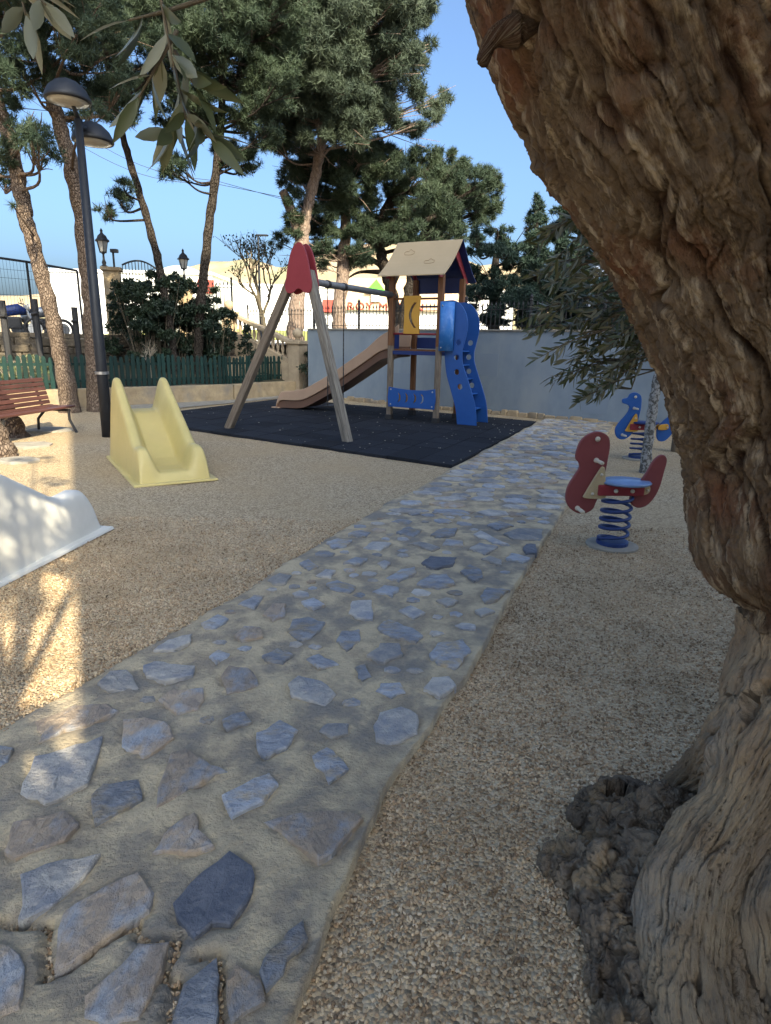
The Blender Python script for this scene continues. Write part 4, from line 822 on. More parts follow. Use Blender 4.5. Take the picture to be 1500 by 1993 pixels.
bm0 = Vector((0.0, 0.03, bz)); bd = (be - bm0).normalized()
b = MB(); b.tube([bm0, be], 0.055, 14); b.build('beam', M_steel and mat('galvanised_tube', (0.2, 0.21, 0.22), (0.15, 0.16, 0.17), 12, 0.5, metal=0.4), sw, True)
for q in (0.23, 0.4):
    p = bm0.lerp(be, q); MB().lathe([(0.065, -0.03), (0.065, 0.03)], (0, 0, 0), 12).build('clamp', M_iron, sw).matrix_local = Matrix.Translation(p) @ bd.to_track_quat('Z', 'Y').to_matrix().to_4x4()
    c_ = MB(); z0 = bz - 0.06; nl = 46; zl = (z0 - 0.42) / nl
    for t in range(nl): c_.box((p.x, p.y, z0 - zl * (t + 0.5)), (0.018 if t % 2 else 0.007, 0.007 if t % 2 else 0.018, zl * 1.25))
    c_.build('chain', M_iron, sw)
pm_ = bm0.lerp(be, 0.315); b = MB(); b.box((0, 0, 0), ((be - bm0).length * 0.19, 0.17, 0.035)); o = b.build('seat', M_iron, sw, bevel=0.012); o.matrix_local = Matrix.Translation((pm_.x, pm_.y, 0.41)) @ Matrix.Rotation(math.atan2(bd.y, bd.x), 4, 'Z')

# ---- toddler slides (yellow, white): one moulded shell
def shell_slide():
    nx, ny = 41, 61; Wd, Ld = 0.72, 1.8; xs = np.linspace(-1, 1, nx); ys_ = np.linspace(0, 1, ny); X, Yv = np.meshgrid(xs, ys_)
    side = np.interp(Yv, [0, 0.02, 0.05, 0.1, 0.15, 0.2, 0.25, 0.78, 0.83, 0.87, 0.91, 0.95, 0.975, 1.0], [0.24, 0.31, 0.365, 0.385, 0.375, 0.37, 0.405, 0.97, 1.03, 1.06, 1.06, 1.02, 0.97, 0.9])
    bedz = np.interp(Yv, [0, 0.03, 0.1, 0.2, 0.32, 0.7, 0.76, 0.82, 1.0], [0.11, 0.12, 0.115, 0.125, 0.18, 0.58, 0.63, 0.65, 0.65])
    ax = np.abs(X); t = np.clip((ax - 0.42) / 0.36, 0, 1); u = t * t * (3 - 2 * t); t2 = np.clip((ax - 0.9) / 0.1, 0, 1)
    Z = bedz + (side - bedz) * u - 0.035 * t2 ** 2
    fl = 1 + 0.14 * (1 - Z / 1.06) * (ax ** 4)         # sides flare a little towards the base
    fy = Yv * Ld; lean = np.where(Yv < 0.06, -0.0, 0)
    V_ = np.stack([X * Wd / 2 * 0.92 * fl, fy + lean, Z], -1).reshape(-1, 3)
    i = np.arange(nx * ny).reshape(ny, nx); f = np.stack([i[:-1, :-1], i[:-1, 1:], i[1:, 1:], i[1:, :-1]], -1).reshape(-1, 4).tolist()
    ring = list(i[0, :]) + list(i[1:, -1]) + list(i[-1, -2::-1]) + list(i[-2:0:-1, 0]); vv = V_.tolist(); rows = [ring]
    for q in (0.33, 0.66, 1.0):
        row = []
        for r in ring:
            p = V_[r]; tx = np.sign(p[0]) * min(abs(p[0]) * 1.0 + 0.055 * q * (p[2] / 0.6), 0.42) if abs(p[0]) > 0.3 else p[0] * (1 + 0.14 * q)
            ty = p[1] + (-0.07 * q if p[1] < 0.02 else (0.05 * q if p[1] > Ld - 0.02 else 0)); row.append(len(vv)); vv.append([tx, ty, p[2] * (1 - q) + 0.012 * q])
        rows.append(row)
    for a, c in zip(rows[:-1], rows[1:]):
        for k in range(len(ring)): f.append([a[k], c[k], c[(k + 1) % len(ring)], a[(k + 1) % len(ring)]])
    me = bpy.data.meshes.new('slide_shell'); me.from_pydata(vv, [], f); me.update()
    bm = bmesh.new(); bm.from_mesh(me); bmesh.ops.recalc_face_normals(bm, faces=bm.faces); bm.to_mesh(me); bm.free(); return me
def toddler_slide(name, p, ang, m, label, sc=1.0):
    o = empty(name, p, ang, label, 'slide', 'toddler slides on the gravel'); me = shell_slide(); s = link('shell', me, m, o, True)
    md = s.modifiers.new('bev', 'SUBSURF'); md.levels = 1; md.render_levels = 1
    b = MB(); b.add([(-0.46, -0.12, 0.0), (0.46, -0.12, 0.0), (0.46, 1.9, 0.0), (-0.46, 1.9, 0.0), (-0.45, -0.11, 0.025), (0.45, -0.11, 0.025), (0.45, 1.89, 0.025), (-0.45, 1.89, 0.025)], [[3, 2, 1, 0], [4, 5, 6, 7], [0, 1, 5, 4], [1, 2, 6, 5], [2, 3, 7, 6], [3, 0, 4, 7]])
    b.build('base_flange', m, o, bevel=0.008); o.scale = (sc, sc, sc); return o
yfc = (Vector((-2.59, 6.23, 0)) + Vector((-1.89, 6.69, 0))) / 2; ya = math.atan2(0.85, -0.525) - math.pi / 2
toddler_slide('toddler_slide', (yfc.x - 0.06, yfc.y + 0.1, 0), ya, M_yplastic, 'pale yellow moulded plastic slide in front of the rubber mat', 0.97)
wa_ = math.atan2(-0.993, -0.12) - math.pi / 2; wr_ = Matrix.Rotation(wa_, 3, 'Z') @ Vector((-0.46, -0.12, 0))
toddler_slide('toddler_slide', (-2.2 - wr_.x, 4.8 - wr_.y, 0), wa_, M_wplastic, 'white moulded plastic slide with dappled sunlight at the edge of the gravel')

# ---- spring rockers
def rocker(name, base, ang, kind, label, seat_m, body_m, plate_m, block_m, sc=1.0):
    o = empty(name, base, ang, label, 'spring rocker', 'spring rockers beside the path'); ZS = 0.46
    b = MB(); b.lathe([(0.2, -0.01), (0.2, 0.014), (0.17, 0.02)], (0, 0, 0), 18); b.build('footing', M_concrete, o)
    pts = []
    for t in range(5 * 28 + 1):
        a = 2 * math.pi * t / 28; q = t / (5 * 28); z = 0.035 + (ZS - 0.09) * (q + 0.02 * math.sin(2 * math.pi * q)); r = 0.108
        if q < 0.12: z = 0.035 + (ZS - 0.09) * (q * 0.35 + 0.65 * q * q / 0.12)
        pts.append((r * math.cos(a), r * math.sin(a), z))
    MB().tube(pts, 0.0135, 8).build('spring', M_spring, o, True)
    MB().lathe([(0.122, 0.02), (0.122, 0.045), (0.1, 0.05)], (0, 0, 0), 20).build('spring_clamp', M_spring, o)
    b = MB(); b.box((0.0, 0, ZS), (0.36, 0.12, 0.085)); b.build('block', block_m, o, bevel=0.012)
    sp = MB(); sp.lathe([(0.02, 0), (0.19, 0.0), (0.205, 0.012), (0.19, 0.026), (0.02, 0.034)], (0.05, 0, ZS + 0.045), 22, (0.95, 0.8)); sp.build('seat', seat_m, o, True)
    if kind == 0:
        hd = [((x - 770) / 941, (1325 - y_) / 913) for x, y_ in ((575, 920), (640, 950), (662, 1010), (660, 1100), (652, 1200), (642, 1290), (625, 1370), (608, 1420), (590, 1468), (540, 1500), (480, 1500), (420, 1465), (385, 1410), (380, 1350), (395, 1290), (430, 1225), (457, 1175), (450, 1138), (425, 1110), (425, 1055), (448, 985), (505, 935))]
        tl = [((x - 770) / 941, (1325 - y_) / 913) for x, y_ in ((1065, 1075), (1094, 1110), (1085, 1200), (1070, 1300), (1040, 1380), (990, 1440), (930, 1458), (880, 1435), (860, 1390), (880, 1340), (905, 1290), (930, 1250), (965, 1190), (990, 1130), (1025, 1088))]
        knobs = [((x - 770) / 941, (1325 - y_) / 913) for x, y_ in ((565, 970), (572, 1118), (472, 1462))]
    else:
        hd = [((x - 925) / 506, (880 - y_) / 495) for x, y_ in ((850, 645), (893, 668), (905, 740), (895, 830), (880, 900), (835, 958), (780, 970), (745, 940), (738, 895), (760, 850), (800, 800), (822, 750), (800, 728), (768, 718), (765, 692), (798, 682), (815, 655))]
        tl = [((x - 925) / 506, (880 - y_) / 495) for x, y_ in ((1145, 800), (1173, 840), (1165, 910), (1120, 970), (1075, 980), (1048, 950), (1045, 890), (1070, 850), (1110, 812))]
        knobs = [((x - 925) / 506, (880 - y_) / 495) for x, y_ in ((853, 675), (853, 752), (790, 938))]
    hx, tx = 0.0, 0.0; px0 = -0.19 if kind == 0 else -0.14; qx0 = 0.21 if kind == 0 else 0.36
    h_ = plate('head_board', [smooth_loop(hd, 5)], 0.03, body_m, o, Matrix.Translation((hx, 0, ZS)), 0.006)
    t_ = plate('tail_board', [smooth_loop(tl, 5)], 0.03, body_m, o, Matrix.Translation((tx, 0, ZS)), 0.006)
    for s in (-1, 1):
        plate('side_plate', [smooth_loop([(x * 0.72, z * 0.72) for x, z in [(-0.12, -0.09), (0.1, -0.09), (0.1, 0.0), (0.075, 0.2), (0.05, 0.25), (0.01, 0.22), (-0.11, -0.02)]], 4)], 0.02, plate_m, o, Matrix.Translation((px0, s * 0.028, ZS + 0.0)), 0.005)
        plate('side_plate', [smooth_loop([(x * 0.7, z * 0.75) for x, z in [(-0.17, -0.045), (-0.04, -0.05), (0.02, -0.03), (0.035, 0.015), (0.01, 0.06), (-0.05, 0.06), (-0.17, 0.035)]], 4)], 0.02, plate_m, o, Matrix.Translation((qx0, s * 0.028, ZS + 0.0)), 0.005)
        for kx, kz, r in [(hx + a, ZS + c, 0.02) for a, c in knobs] + [(-0.05, ZS, 0.016), (0.08, ZS, 0.016), (px0 + 0.025, ZS + 0.12, 0.012), (px0 - 0.03, ZS - 0.03, 0.012), (qx0, ZS, 0.012)]:
            y_ = 0.016 if r > 0.018 else (0.066 if r > 0.014 else 0.039)
            q = MB(); q.lathe([(r, -0.004), (r, 0.006), (r * 0.6, 0.016), (0.002, 0.02)], (0, 0, 0), 12); k_ = q.build('bolt_cap', M_knob, o, True); k_.matrix_local = Matrix.Translation((kx, s * y_, kz)) @ Matrix.Rotation(-s * math.pi / 2, 4, 'X')
    hb = MB(); hb.tube([(hx + knobs[1][0], -0.14, ZS + knobs[1][1]), (hx + knobs[1][0], 0.14, ZS + knobs[1][1])], 0.014, 10); hb.build('handle', M_knob, o, True)
    fb = MB(); fb.tube([(hx + knobs[2][0], -0.14, ZS + knobs[2][1]), (hx + knobs[2][0], 0.14, ZS + knobs[2][1])], 0.015, 10); fb.build('footrest', M_knob, o, True)
    o.scale = (sc, sc, sc); return o
rocker('spring_rocker', G(1190, 1062), 0.06, 0, 'faded red spring rocker with a round blue seat on a blue coil spring', M_seat, M_brick, M_beige, M_red, 1.0)
rocker('spring_rocker', G(1239, 893), 0.06, 1, 'blue duck shaped spring rocker with yellow plates near the wall', M_navy, M_blue, M_yellow, M_red, 1.0)
o = empty('wooden_stump', G(1316, 878), 0, 'short grey wooden bollard standing in the gravel beyond the blue rocker', 'bollard')
MB().lathe([(0.085, -0.02), (0.088, 0.5), (0.07, 0.56), (0.01, 0.58)], (0, 0, 0), 14).build('shaft', M_woodgrey, o, True)
MB().lathe([(0.09, 0.4), (0.09, 0.43)], (0, 0, 0), 14).build('band', M_iron, o)

# ---- street lamp with two dish heads
lb = G(210, 850); lp = empty('street_lamp', (lb.x, lb.y, 0), 0, 'tall dark street lamp post with two dish shaped heads', 'street lamp')
lt = A(152, 232, lb.y); HL = lt.z; lean = Vector((lt.x - lb.x, 0, 0))
MB().tube([(0, 0, 0), lean * 0.25 + Vector((0, 0, HL * 0.25)), lean + Vector((0, 0, HL))], [0.085, 0.08, 0.05], 16).build('pole', M_pole, lp, True)
zz = A(205, 726, lb.y).z
MB().lathe([(0.1, -0.02), (0.1, 0.02)], lean * (zz / HL) + Vector((0, 0, zz)), 16).build('band', M_steel, lp)
for px, py, dy, r in ((132, 195, -0.15, 0.3), (181, 275, 0.45, 0.29)):
    c_ = A(px, py, lb.y + dy) - Vector((lb.x, lb.y, 0)); hd_ = MB(); hd_.lathe([(r * 0.97, -0.02), (r, 0.0), (r * 0.96, 0.04), (r * 0.8, 0.13), (r * 0.5, 0.21), (r * 0.15, 0.25), (0.02, 0.26)], c_, 28); h_ = hd_.build('head', M_pole, lp, True)
    MB().lathe([(0.02, -0.05), (r * 0.55, -0.045), (r * 0.86, -0.022)], c_, 28).build('lens', M_lampunder, h_, True)
    pz = c_.z + 0.15; at_ = lean * (pz / HL) if pz < HL else lean; MB().tube([at_ + Vector((0, 0, min(pz - 0.1, HL))), c_ + Vector((0, 0, 0.14))], 0.03, 8).build('arm', M_pole, h_, True)

# ---- bench
q0, q1 = G(20, 812, 0.4), G(146, 792, 0.4); bd_ = (q1 - q0); bd_.z = 0; bd_.normalize(); bang = math.atan2(bd_.y, bd_.x)
bn = empty('park_bench', (q1.x, q1.y, 0), bang, 'slatted wooden park bench with black iron frame beside pine trunk', 'bench')
for k in range(5): MB().box((-0.9, 0.03 + k * 0.095, 0.4 + 0.012 * abs(k - 2) * 0.6), (1.8, 0.078, 0.035)).build('seat_slat', M_bench, bn, bevel=0.008)
for k in range(6): MB().box((-0.86, 0.47 + k * 0.016, 0.47 + k * 0.07), (1.8, 0.03, 0.062), Matrix.Rotation(-0.2, 3, 'X')).build('back_slat', M_bench, bn, bevel=0.008)
for x in (-0.15, -1.65):
    b = MB(); b.tube([(x, 0.0, 0.36), (x, 0.45, 0.36), (x, 0.6, 0.88)], 0.022, 8); b.build('frame', M_iron, bn)
    for a, c in (((x, 0.02, 0.36), (x, -0.08, 0)), ((x, 0.42, 0.36), (x, 0.58, 0))):
        m_ = (Vector(a) + Vector(c)) / 2 + Vector((0, 0.06 if a[1] > 0.2 else 0.05, 0.03)); MB().tube([a, m_, c], 0.022, 8).build('leg', M_iron, bn)
# flat stepping stones by the left trunks
for (px, py, w), lab in zip(((60, 868, 0.32), (35, 898, 0.26), (95, 838, 0.4)), ('flat grey stepping stone in front of the bench', 'small dark stepping stone beside the leaning trunks', 'broad pale stepping stone nearest the bench')):
    p = G(px, py); b = MB(); k = 9; ring = [(w * random.uniform(0.8, 1.1) * math.cos(6.283 * t / k), w * 0.8 * random.uniform(0.8, 1.1) * math.sin(6.283 * t / k)) for t in range(k)]
    b.add([(x, y_, -0.02) for x, y_ in ring] + [(x, y_, 0.022) for x, y_ in ring] + [(x * 0.92, y_ * 0.92, 0.03) for x, y_ in ring], [[t, (t + 1) % k, k + (t + 1) % k, k + t] for t in range(k)] + [[k + t, k + (t + 1) % k, 2 * k + (t + 1) % k, 2 * k + t] for t in range(k)] + [list(range(2 * k, 3 * k))])
    o = b.build('stepping_stone', M_concrete); o.location = p; tag(o, lab, 'stepping stone', 'stepping stones')
# overhead cables
for (a, c), lab in (((A(120, 262, 26), A(420, 358, 26)), 'thin overhead cable sagging between the pines, lower of two'), ((A(120, 235, 27), A(420, 352, 27)), 'thin overhead cable sagging between the pines, upper of two')):
    pts = [a.lerp(c, t / 12) + Vector((0, 0, -0.5 * math.sin(math.pi * t / 12))) for t in range(13)]
    pts = [a + (a - c) * 0.6 + Vector((0, 0, 1.0))] + pts + [c + (c - a) * 0.8 + Vector((0, 0, 0.5))]
    tag(MB().tube(pts, 0.012, 4).build('overhead_cable', M_iron), lab, 'cable')
# distant street light poles
for px, py, Y, zb, hl, lab in ((502, 458, 34, ST, 0.0, 'slim grey street light pole behind the bare tree'),):
    t = A(px, py, Y); o = empty('street_light', (t.x, t.y, zb), 0, lab, 'street light'); MB().tube([(0, 0, 0), (0, 0, t.z - zb)], [0.08, 0.05], 8).build('pole', M_pole, o); MB().box((0.2, 0, t.z - zb), (0.6, 0.2, 0.08)).build('head', M_pole, o, bevel=0.02)
t = A(1158, 518, 17.5); o = empty('street_light', (t.x, t.y, ST), 0, 'pale grey street light with boxy head among dark conifers', 'street light')
M_pale = mat('pale_metal', (0.5, 0.55, 0.62), (0.45, 0.5, 0.57), 9, 0.4, spec=0.5)
MB().tube([(-0.1, 0, 0), (-0.1, 0, t.z - ST - 1.3), (0.0, 0, t.z - ST)], [0.07, 0.06, 0.05], 8).build('pole', M_pale, o); MB().box((0.15, 0, t.z - ST - 0.12), (0.5, 0.3, 0.22)).build('head', M_pale, o, bevel=0.04)
# parked motorcycles seen over the retaining wall
def motorbike(p, ang, label, tank):
    o = empty('motorcycle', p, ang, label, 'motorcycle', 'motorcycles parked on the street')
    for x in (-0.65, 0.65):
        w = MB(); n = 18; pts = [(x + 0.29 * math.cos(6.283 * t / n), 0, 0.3 + 0.29 * math.sin(6.283 * t / n)) for t in range(n + 1)]; w.tube(pts, 0.05, 8); wh = w.build('wheel', M_iron, o, True)
        MB().lathe([(0.2, -0.02), (0.2, 0.02)], (0, 0, 0), 16).build('rim', M_steel, wh).matrix_local = Matrix.Translation((x, 0, 0.3)) @ Matrix.Rotation(math.pi / 2, 4, 'X')
    MB().tube([(-0.5, 0, 0.6), (-0.1, 0, 0.78), (0.25, 0, 0.85), (0.45, 0, 0.8)], [0.1, 0.16, 0.17, 0.08], 12).build('tank', tank, o, True)
    MB().tube([(-0.75, 0, 0.85), (-0.4, 0, 0.78), (0.0, 0, 0.8)], [0.08, 0.13, 0.1], 12).build('seat', M_iron, o, True)
    MB().box((0.05, 0, 0.45), (0.5, 0.28, 0.36)).build('engine', M_iron, o, bevel=0.05)
    MB().tube([(0.65, 0, 0.3), (0.42, 0, 0.98)], 0.04, 8).build('fork', M_steel, o); MB().tube([(0.32, -0.34, 1.02), (0.42, 0, 1.0), (0.32, 0.34, 1.02)], 0.018, 6).build('handlebar', M_iron, o)
    MB().lathe([(0.02, -0.05), (0.1, 0), (0.1, 0.05)], (0, 0, 0), 12).build('headlight', M_lampunder, o).matrix_local = Matrix.Translation((0.5, 0, 0.92)) @ Matrix.Rotation(math.pi / 2, 4, 'Y')
    for s in (-1, 1): MB().tube([(0.38, s * 0.25, 1.02), (0.36, s * 0.3, 1.18)], 0.01, 5).build('mirror', M_iron, o)
for px, Y, ang, lab, tk in ((22, 19.5, 0.4, 'dark blue motorcycle parked behind the mesh fence', M_navy), (80, 20.5, 0.7, 'silver motorcycle parked behind a dark wooden post', M_steel)):
    p = A(px, 640, Y); motorbike((p.x, p.y, ST), ang, lab, tk)

# ================================================================== TREES
DENS = 2.4
def foliage_mesh(cent, rad, per, ln, wd, needles, squash=0.75, up=0.35, sub=7, shell=0.55, leaf=False):
    """tufts of needles (or single leaves) gathered in sub-clumps round each clump centre"""
    P_ = []; per = per * DENS
    for c, r in zip(cent, rad):
        n = max(8, int(per * r * r)); ks = max(3, int(sub * max(1, r * r)))
        d = RNG.normal(size=(ks, 3)); d /= np.linalg.norm(d, axis=1)[:, None]; sc = d * (shell + (1 - shell) * RNG.random((ks, 1)) ** 0.5) * r * 0.82; sc[:, 2] *= squash
        w = RNG.integers(0, ks, n); rr = r * 0.34 * RNG.uniform(0.55, 1.25, ks)
        q = RNG.normal(size=(n, 3)); q /= np.linalg.norm(q, axis=1)[:, None]; q *= (RNG.random((n, 1)) ** 0.5) * rr[w][:, None] * 1.25; q[:, 2] *= 0.7
        P_.append(np.array(c)[None] + sc[w] + q)
    if not leaf: ln, wd, needles = ln * 0.82, wd * 0.62, int(needles * 1.6)
    P_ = np.concatenate(P_); n = len(P_); B = np.repeat(P_, needles, 0); m = len(B)
    ax = RNG.normal(size=(n, 3)); ax[:, 2] += up; ax /= np.linalg.norm(ax, axis=1)[:, None]
    D = np.repeat(ax, needles, 0) * 0.6 + RNG.normal(size=(m, 3)) * 0.6; D[:, 2] += up * 0.3; D /= np.linalg.norm(D, axis=1)[:, None]
    S_ = np.cross(D, RNG.normal(size=(m, 3))); S_ /= np.linalg.norm(S_, axis=1)[:, None]; L = ln * RNG.uniform(0.6, 1.25, (m, 1)); w = wd * RNG.uniform(0.7, 1.2, (m, 1))
    if leaf:
        V_ = np.stack([B, B + D * L * 0.5 + S_ * w / 2, B + D * L, B + D * L * 0.5 - S_ * w / 2], 1).reshape(-1, 3); Fc = np.arange(4 * m).reshape(-1, 4)
    else:
        V_ = np.stack([B - S_ * w / 2, B + S_ * w / 2, B + D * L], 1).reshape(-1, 3); Fc = np.arange(3 * m).reshape(-1, 3)
    return np_mesh('foliage', V_, Fc)
def tree(name, label, trunk_px, Y, clumps, m_bark, m_leaf, zb=0.0, spread=1.2, per=420, ln=0.2, wd=0.022, needles=8, extra=(), squash=0.75, branches=True, group=None, cat='tree', sub=7, k=8, limb=0.05, leaf=False, thick=0.0):
    """trunk_px: (px, py, radius m) upwards, all near depth Y; clumps: (px, py, r_px)"""
    base = A(trunk_px[0][0], trunk_px[0][1], Y); org = Vector((base.x, base.y, zb))
    o = empty(name, org, 0, label, cat, group)
    tp_ = [(*(A(x, y_, Y + (q[3] if len(q) > 3 else 0))), q[2]) for q in trunk_px for x, y_ in (q[:2],)]
    tp_ = [(tp_[0][0], tp_[0][1], zb - 0.15, tp_[0][3] * 1.25)] + [t for t in tp_ if t[2] > zb + 0.1]
    sp = spline(tp_, 8); wobn = 0.25
    pts = [Vector(p[:3]) - org for p in sp]; jit = fbm(np.array([[i * 0.35, Y, 1.0] for i in range(len(pts))]), 3)
    pts = [p + Vector((0.12 * sp[i][3] * jit[i] * 2, 0.1 * sp[i][3] * jit[-i - 1], 0)) for i, p in enumerate(pts)]
    MB().tube(pts, [max(0.02, p[3] * (1 + 0.12 * math.sin(i * 1.7) * 0.6)) for i, p in enumerate(sp)], 16, 0.05).build('trunk', m_bark, o, True)
    for ex in extra:
        q = spline([(*(A(x, y_, Y + dz)), r) for x, y_, r, dz in ex], 6); MB().tube([Vector(p[:3]) - org for p in q], [max(0.01, p[3]) for p in q], 10, 0.05).build('limb', m_bark, o, True)
    C_, R_ = [], []
    if thick: clumps = more(clumps, int(len(clumps) * thick), dy=(-1.9, 0.6))
    for cl in clumps:
        px, py, rp = cl[:3]; dY = cl[3] if len(cl) > 3 else random.uniform(-spread, spread); c = A(px, py, Y + dY); C_.append(np.array(c - org)); R_.append(rp * (Y + dY) / F * 1.02)
        if rp * Y / F > 0.9:                          # give big clumps a second one behind, for depth
            dY2 = dY + random.choice((-1, 1)) * rp * Y / F * 0.8; c = A(px + random.uniform(-0.15, 0.15) * rp, py + random.uniform(-0.15, 0.15) * rp, Y + dY2); C_.append(np.array(c - org)); R_.append(rp * Y / F * 0.9)
    link('crown', foliage_mesh(C_, R_, per, ln, wd, needles, squash, sub=sub, leaf=leaf), m_leaf, o)
    if branches:
        P0 = np.array([tuple(p) for p in pts])
        for c, r in zip(C_, R_):
            b = MB()
            d = np.linalg.norm(P0 - c, axis=1) + np.where(P0[:, 2] > c[2] - 0.15 * np.linalg.norm((P0 - c)[:, :2], axis=1), 3.0, 0); j = int(np.argmin(d)); a = P0[j]; mid_ = a * 0.45 + c * 0.55 + np.array([0, 0, -0.08 * np.linalg.norm(c - a)]) + RNG.normal(0, 0.12, 3)
            rb = min(limb * (0.5 + 0.5 * r), sp[j][3] * 0.7); s_ = spline([a, mid_, c], 5); b.tube([Vector(p) for p in s_], np.linspace(rb, 0.012, len(s_)), 6)
            for _ in range(4):
                e_ = c + RNG.normal(0, 0.55, 3) * r; s2 = spline([s_[6], (s_[6] + e_) / 2 + RNG.normal(0, 0.08, 3) * r, e_], 3); b.tube([Vector(p) for p in s2], np.linspace(rb * 0.4, 0.006, len(s2)), 4)
            b.build('branch', m_bark, o)
    return o
def fill(x0, y0, x1, y1, n, r0_, r1_):
    """n clumps spread over a pixel box"""
    out = []
    for k in range(n): out.append((random.uniform(x0, x1), random.uniform(y0, y1), random.uniform(r0_, r1_)))
    return out
PG = 'pine trees round the playground'
def more(cl, n, jx=26, dy=None, rs=(0.75, 1.1)):
    out = list(cl)
    for _ in range(n):
        c = random.choice([q for q in cl if q[2] > 20]); out.append((c[0] + random.uniform(-jx, jx), c[1] + random.uniform(-jx, jx) * 0.8, c[2] * random.uniform(*rs)) + ((random.uniform(*dy),) if dy else ()))
    return out
# A: left leaning trunk behind the bench
tree('pine_tree', 'pine with bare leaning trunk rising directly behind the bench end', [(137, 803, 0.167), (118, 690, 0.152), (92, 580, 0.141), (62, 465, 0.133), (45, 400, 0.141), (30, 320, 0.125), (4, 225, 0.118), (-50, 90, 0.106), (-70, -60, 0.091)], 12.75,
     [(20, 300, 36), (60, 250, 40), (10, 220, 45), (85, 300, 28), (-30, 330, 40), (25, 400, 0.1), (15, 345, 28), (-40, 120, 90), (30, 110, 60), (-60, -40, 100), (40, 0, 60), (110, 20, 48), (100, 130, 45), (-120, 40, 90), (-10, -120, 110)], M_pbark, M_needle, per=360, ln=0.17, wd=0.02, group=PG, thick=0.35)
# B: second trunk behind lamp
tree('pine_tree', 'pine with thick straight trunk directly behind the street lamp post', [(190, 800, 0.185), (183, 690, 0.163), (173, 560, 0.155), (160, 430, 0.152), (138, 320, 0.141), (112, 230, 0.126), (88, 130, 0.096), (70, 20, 0.074), (60, -120, 0.059)], 13.1,
     [(150, 70, 45), (200, 110, 45), (130, 150, 40), (215, 200, 40), (175, 160, 42), (240, 60, 45), (190, 30, 45), (100, 60, 50), (60, 160, 50), (165, 240, 32), (235, 160, 38), (130, -60, 90), (250, -50, 80), (30, -100, 90), (45, 60, 45)], M_pbark, M_needle, per=380, ln=0.17, wd=0.02, group=PG, thick=0.35)
# C, D: slimmer dark trunks standing on the bank
tree('pine_tree', 'slim dark pine leaning left on the shrub bank', [(338, 700, 0.112), (328, 620, 0.106), (312, 530, 0.101), (290, 440, 0.095), (262, 345, 0.087), (238, 262, 0.078), (215, 170, 0.067), (200, 60, 0.050), (190, -60, 0.039)], 17.2,
     [(228, 390, 26), (205, 412, 22), (240, 362, 18), (232, 215, 34), (265, 180, 36), (205, 180, 40), (250, 120, 42), (300, 90, 44), (190, 100, 45), (290, 30, 46), (350, 60, 40), (220, 30, 50), (335, 10, 45), (262, -60, 80), (160, -30, 70)], M_dbark, M_needle, zb=0.6, per=420, ln=0.19, wd=0.024, group=PG, thick=0.35)
tree('pine_tree', 'slim dark pine with upright trunk on the shrub bank', [(386, 705, 0.128), (388, 620, 0.122), (395, 540, 0.122), (408, 430, 0.112), (422, 330, 0.106), (430, 230, 0.096), (434, 130, 0.083), (436, 20, 0.064), (440, -80, 0.051)], 17.6,
     [(345, 325, 26), (325, 340, 16), (462, 318, 28), (440, 290, 24), (480, 285, 26), (410, 230, 34), (370, 190, 42), (470, 230, 34), (400, 150, 46), (470, 150, 46), (350, 110, 46), (430, 80, 50), (500, 90, 46), (380, 40, 50), (460, 10, 54), (510, 200, 36), (425, -70, 100), (520, 20, 50), (495, 320, 16), (525, 120, 46), (540, 60, 48), (530, 200, 40), (520, 265, 30), (550, 150, 42), (505, 150, 44), (560, 20, 50), (300, 150, 40), (330, 190, 36), (320, 240, 22), (310, 60, 44)], M_dbark, M_needle, zb=0.6, per=430, ln=0.19, wd=0.024, group=PG, thick=0.8)
# E: central forked pine with pale trunk
tree('pine_tree', 'tall pine with pale forked trunk behind the red swing plate', [(574, 640, 0.27), (580, 560, 0.25), (586, 470, 0.22), (598, 410, 0.17), (612, 350, 0.16), (624, 285, 0.145), (632, 200, 0.13), (640, 100, 0.11), (650, -40, 0.09)], 21,
     [(560, 230, 46), (520, 180, 48), (600, 200, 55), (670, 200, 55), (720, 160, 55), (560, 120, 58), (630, 110, 60), (700, 90, 60), (760, 110, 46), (780, 60, 42), (580, 40, 60), (660, 30, 64), (740, 30, 56), (520, 90, 52), (790, 180, 42), (800, 130, 34), (745, 225, 46), (690, 270, 46), (640, 255, 42), (590, 265, 30), (510, 250, 34), (545, 275, 28), (840, 205, 28), (862, 188, 18), (830, 235, 24), (800, 240, 34), (500, 20, 54), (640, -60, 90), (560, -50, 90), (740, -50, 70), (795, 15, 36), (815, 95, 22), (625, 150, 50, -1.6), (620, 230, 44, -1.8), (640, 190, 50, -1.8), (650, 70, 56, -1.6), (660, 150, 54, -1.5), (600, 110, 54, -1.6), (690, 230, 46, -1.4), (650, 10, 60, -1.6)],
     M_pbark2, M_needle2, zb=ST, spread=1.8, per=330, ln=0.23, wd=0.03, extra=[[(586, 470, 0.17, 0), (572, 425, 0.16, -0.1), (556, 385, 0.14, -0.3), (549, 372, 0.12, -0.4)]], group=PG, thick=0.8)
